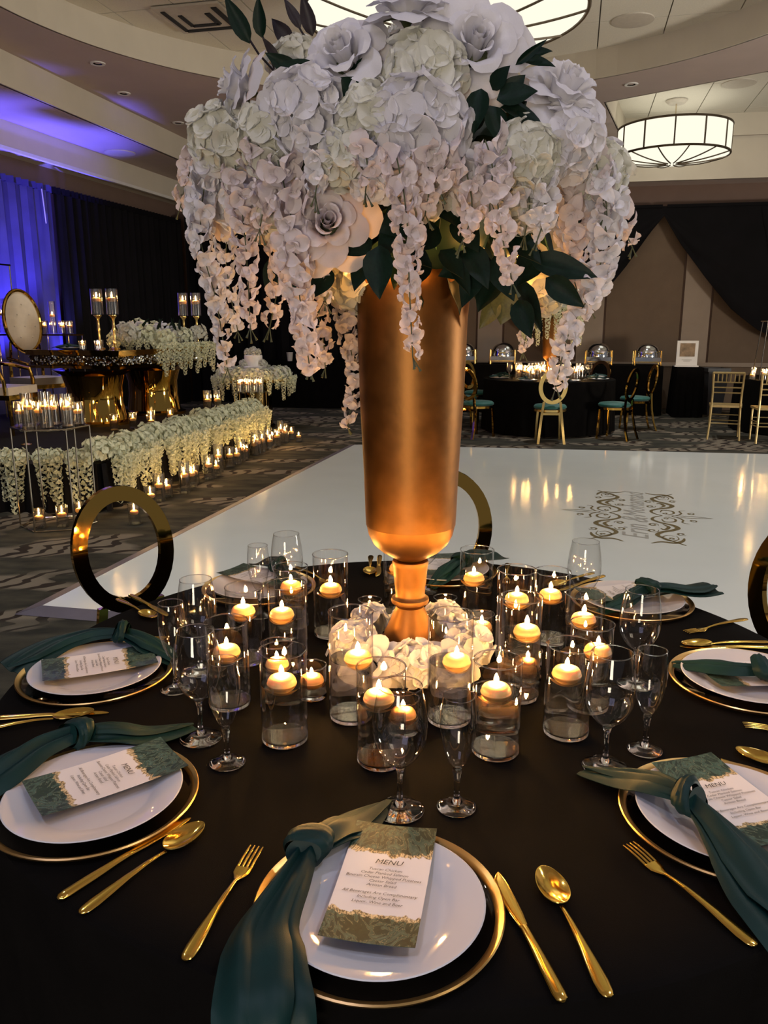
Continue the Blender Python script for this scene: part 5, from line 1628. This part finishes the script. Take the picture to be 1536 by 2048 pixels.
for i in range(30):
    a = 2 * pi * i / 30
    inst('bloom_cluster', GC['petal_garland' if i % 2 else 'petal_cream'][i % 3], gk, (.46 * cos(a), .46 * sin(a), .05), (0, 0, i), .11)
    inst('wisteria_strand', GS['petal_garland'][(0, 1, 0, 2)[i % 4] if sin(a) > -.9 or i % 3 else 2][1], gk, (.60 * cos(a), .60 * sin(a), .03), (0, 0, i), 1.05)
sq = thing('square_stand', 'square metal stand with candles in front of the cake', 'stand', (-1.95, 9.62, 0))
for sx in (-1, 1):
    for sy in (-1, 1):
        build('leg', MB().tube([(sx * .19, sy * .19, 0), (sx * .19, sy * .19, .60)], .007, 6), 'gold_satin', sq)
build('top_pane', MB().box((0, 0, .607), (.40, .40, .014)), 'acrylic', sq, False)
for i, (dx, dy) in enumerate(((-.13, -.13), (-.02, -.14), (.09, -.12), (.15, -.02), (-.14, .03), (-.02, .04), (.1, .1), (-.1, .15))):
    far_candle((-1.95 + dx, 9.62 + dy, .615), .20, .042, '%s on the square stand before the cake' % ORD[i], 'on the square stand')
for i, (dx, dy) in enumerate(((-.11, -.08), (.09, -.1), (.02, .1))):
    far_candle((-1.95 + dx, 9.62 + dy, 0), .15, .045, '%s on the floor under the square stand' % ORD[i], 'under the square stand')

# ================================================================== far right side of the hall
def far_table(label, x, y, R, seed):
    t = thing('banquet_table', label.replace('cloth of the ', '') + ' under its cloth', 'table', (x, y, 0))
    build('tabletop', MB().lathe([(0, TZ - .03), (R - .02, TZ - .03), (R - .02, TZ - .006), (0, TZ - .006)], 40), 'wall_panel', t)
    build('pedestal', MB().lathe([(0, 0), (.3, 0), (.3, .02), (.06, .05), (.06, TZ - .03), (0, TZ - .03)], 20), 'dark_metal', t)
    c = build('tablecloth', cloth_mb(R, TZ, .74, 20, .02, 120, seed), 'black_cloth', loc=(x, y, 0))
    tag(c, 'black ' + label, 'tablecloth', 'far black tablecloths')


FX, FY = 2.33, 10.25
far_table('cloth of the far round table', FX, FY, .95, 1)
far_table('cloth of the round table at the right edge', 6.05, 10.15, .95, 2)
pv = copy_tree(vz); place(pv, (FX + .02, FY + .1, TZ), 0, 'gold trumpet vase on the far round table')
fa = thing('far_arrangement', 'white wisteria arrangement over the far table, behind the near flowers', 'flowers', (FX + .02, FY + .1, TZ + .86))
r_ = random.Random(21)
for i, dd in enumerate(fib_dirs(26, -.1)):
    inst('bloom_cluster', GC['petal_cream'][i % 3], fa, (dd.x * .36, dd.y * .36, .2 + dd.z * .28), (0, 0, i), .13)
for i in range(20):
    a = 2 * pi * i / 20
    inst('wisteria_strand', GS['petal_garland'][3 + i % 2][1], fa, (.42 * cos(a), .42 * sin(a), .18), (0, 0, i), 1.2)
r_ = random.Random(31)
pts = []
for i in range(26):
    a = i * 2.4; rr = .13 + .32 * sqrt(i / 26)
    pts.append((FX + rr * cos(a) * 1.15, FY - .05 + rr * sin(a)))
for i, (x, y) in enumerate(pts):
    far_candle((x, y, TZ), (.18, .22, .14)[i % 3], .043, '%s of the far table cluster counted from its middle' % ORD[i], 'on the far table', 1.2)
for i, (x, y) in enumerate(((5.27, 9.78), (5.42, 9.72), (5.52, 10.08), (5.62, 9.8), (5.27, 10.12), (5.5, 9.6))):
    far_candle((x, y, TZ), .16, .043, '%s on the table at the right edge' % ORD[i], 'on the right edge table', 1.2)
far_candle((5.19, 9.97, TZ), .09, .05, 'alone on the rim of the right edge table', 'on the right edge table', 1.2)
for i in range(8):
    a = 2 * pi * i / 8 + .2
    x, y = FX + .76 * cos(a), FY + .76 * sin(a)
    o = inst('dinner_plate', plate_me, None, (x, y, TZ + .001)); tag(o, 'pale plate at the %s seat of the far table' % ORD[i], 'plate', 'plates on the far table')
    napkin((x, y, TZ), a + pi / 2, 'dark napkin on the %s far plate' % ORD[i], (-.05, .03, .04), ((-.07, -.05, .04), (-.09, -.12, .03)), ((-.03, .09, .03), (0, .16, .015)), 500 + i)
for i, a in enumerate((2.9, 3.2, -.1, .3, 3.7, 5.6)):
    g = glass(wg, FX + .58 * cos(a), FY + .58 * sin(a), 'small wine goblet at the %s seat around the far candles' % ORD[i])
ts = thing('table_stand', 'tall thin gold frame stand on the right edge table', 'stand', (5.38, 9.93, TZ))
for sx in (-1, 1):
    for sy in (-1, 1):
        build('leg', MB().tube([(sx * .16, sy * .12, 0), (sx * .10, sy * .08, .80)], .007, 6), 'frame_chrome', ts)
build('top', MB().box((0, 0, .808), (.24, .20, .015)), 'frame_chrome', ts, False)
far_candle((5.38, 9.93, TZ + .817), .22, .055, 'on the tall frame stand at the right edge', 'on the frame stand', 1.2)


def box_table(name, label, x0, x1, y, dpt, h, clabel):
    xm, w = (x0 + x1) / 2, x1 - x0
    t = thing(name, label, 'table', (xm, y, 0), bang)
    build('tabletop', MB().box((0, 0, h - .022), (w - .04, dpt - .04, .03)), 'wall_panel', t, False)
    for sx in (-1, 1):
        build('leg', MB().box((sx * (w / 2 - .15), 0, (h - .04) / 2), (.04, dpt - .2, h - .04)), 'dark_metal', t, False)
    mb = MB()
    P = []
    n = 90
    per = [(-w / 2, -dpt / 2), (w / 2, -dpt / 2), (w / 2, dpt / 2), (-w / 2, dpt / 2)]
    L_ = [w, dpt, w, dpt]; tot = sum(L_)
    for k in range(n):
        s = tot * k / n
        for i in range(4):
            if s <= L_[i] + 1e-9: break
            s -= L_[i]
        a = Vector(per[i]); b = Vector(per[(i + 1) % 4]); dd = (b - a).normalized(); nn = Vector((dd.y, -dd.x))
        P.append((a + dd * s, nn))
    v = []; f = []
    for j, (z, q) in enumerate(((h, 0), (h - .03, 0), (h * .5, .6), (.01, 1))):
        for k, (p, nn) in enumerate(P):
            e = p + nn * (.004 * (j > 0) + .022 * q * (1 + sin(k * 1.3)))
            v.append((e.x, e.y, z))
    for j in range(3):
        for k in range(n):
            f.append((j * n + k, (j + 1) * n + k, (j + 1) * n + (k + 1) % n, j * n + (k + 1) % n))
    f.append(tuple(range(n)))
    c = build('tablecloth', MB().add(v, f), 'black_cloth', loc=(xm, y, 0), rot=(0, 0, bang)); tag(c, clabel, 'tablecloth', 'far black tablecloths')


box_table('buffet_table', 'long buffet table holding the steel food warmers', .75, 4.75, 12.85, .75, .84, 'black cloth on the long buffet under the food warmers')
box_table('buffet_table', 'short buffet table under the framed sign', 4.86, 5.28, 12.15, .60, .83, 'black cloth on the short buffet under the sign')
box_table('bar_table', 'black-draped side table with a white cup in the back left', -2.6, -.4, 13.75, .6, .86, 'black cloth on the back left side table')
cup = inst('paper_cup', MB().lathe([(0, 0), (.032, 0), (.046, .115), (.048, .118), (.044, .118), (.030, .006), (0, .006)], 20).mesh('paper_cup', 'white_paint'), None, (-1.85, 13.62, .861), (0, 0, 0), 1.35)
tag(cup, 'white paper cup on the dark side table', 'cup')


def chafer(label, x, y, z, blue=False):
    t = thing('food_warmer', label, 'food warmer', (x, y, z), bang, 'roll-top food warmers')
    build('pan', MB().box((0, 0, .10), (.42, .36, .07)), 'chafer_steel', t, False)
    build('cover', MB().lathe([(.205, .14), (.205, .16), (.20, .22), (.175, .29), (.12, .345), (.05, .37), (0, .375)], 32), 'chafer_steel', t)
    build('handle', MB().tube([(-.05, -.215, .20), (-.05, -.25, .20), (.05, -.25, .20), (.05, -.215, .20)], .008, 6), 'gold_satin', t)
    for sx in (-1, 1):
        build('side_frame', MB().tube([(sx * .215, -.16, 0), (sx * .215, -.16, .24), (sx * .215, .16, .24), (sx * .215, .16, 0)], .014, 6), 'gold_satin', t)
    build('crossbar', MB().box((0, 0, .05), (.43, .02, .02)), 'gold_satin', t, False)


for x, lab in ((1.36, 'steel roll-top food warmer just right of the gold vase'), (2.05, 'second steel food warmer from the gold vase'), (3.68, 'steel food warmer beside the hanging blossoms'), (4.48, 'steel food warmer at the right end of the buffet')):
    chafer(lab, x, 12.85 - .2 * (x - 2.75), .841)
sg = thing('framed_sign', 'white upright sign frame with a brown picture on the buffet', 'sign', (5.02, 12.10, .831), bang)
build('frame', MB().box((0, 0, .215), (.34, .03, .43)).box((0, 0, .012), (.38, .14, .024)), 'white_paint', sg, False)
build('picture', MB().box((0, -.017, .28), (.24, .006, .22)), 'sign_print', sg, False)
build('caption', text_b if False else MB().box((0, -.017, .115), (.16, .004, .008)).box((0, -.017, .095), (.11, .004, .008)), 'decal_grey', sg, False)
bn = thing('waste_bin', 'dark grey tapered waste bin beside the buffet', 'bin', (5.62, 12.35, 0))
build('body', MB().lathe([(0, 0), (.17, 0), (.25, .76), (.235, .76), (.16, .02), (0, .02)], 4, a0=pi / 4), 'bin_plastic', bn, False)
build('rim', MB().lathe([(.245, .74), (.275, .74), (.275, .80), (.25, .80)], 4, True, a0=pi / 4), 'bin_plastic', bn, False)
# cable ends hanging by the left drapes
cb = build('hanging_cord', MB().tube([(-5.0, 10.6, 3.42), (-4.99, 10.6, 3.2), (-4.98, 10.6, 2.95)], .008, 5), 'white_paint')
tag(cb, 'thin white cord hanging before the left drapes', 'cord')
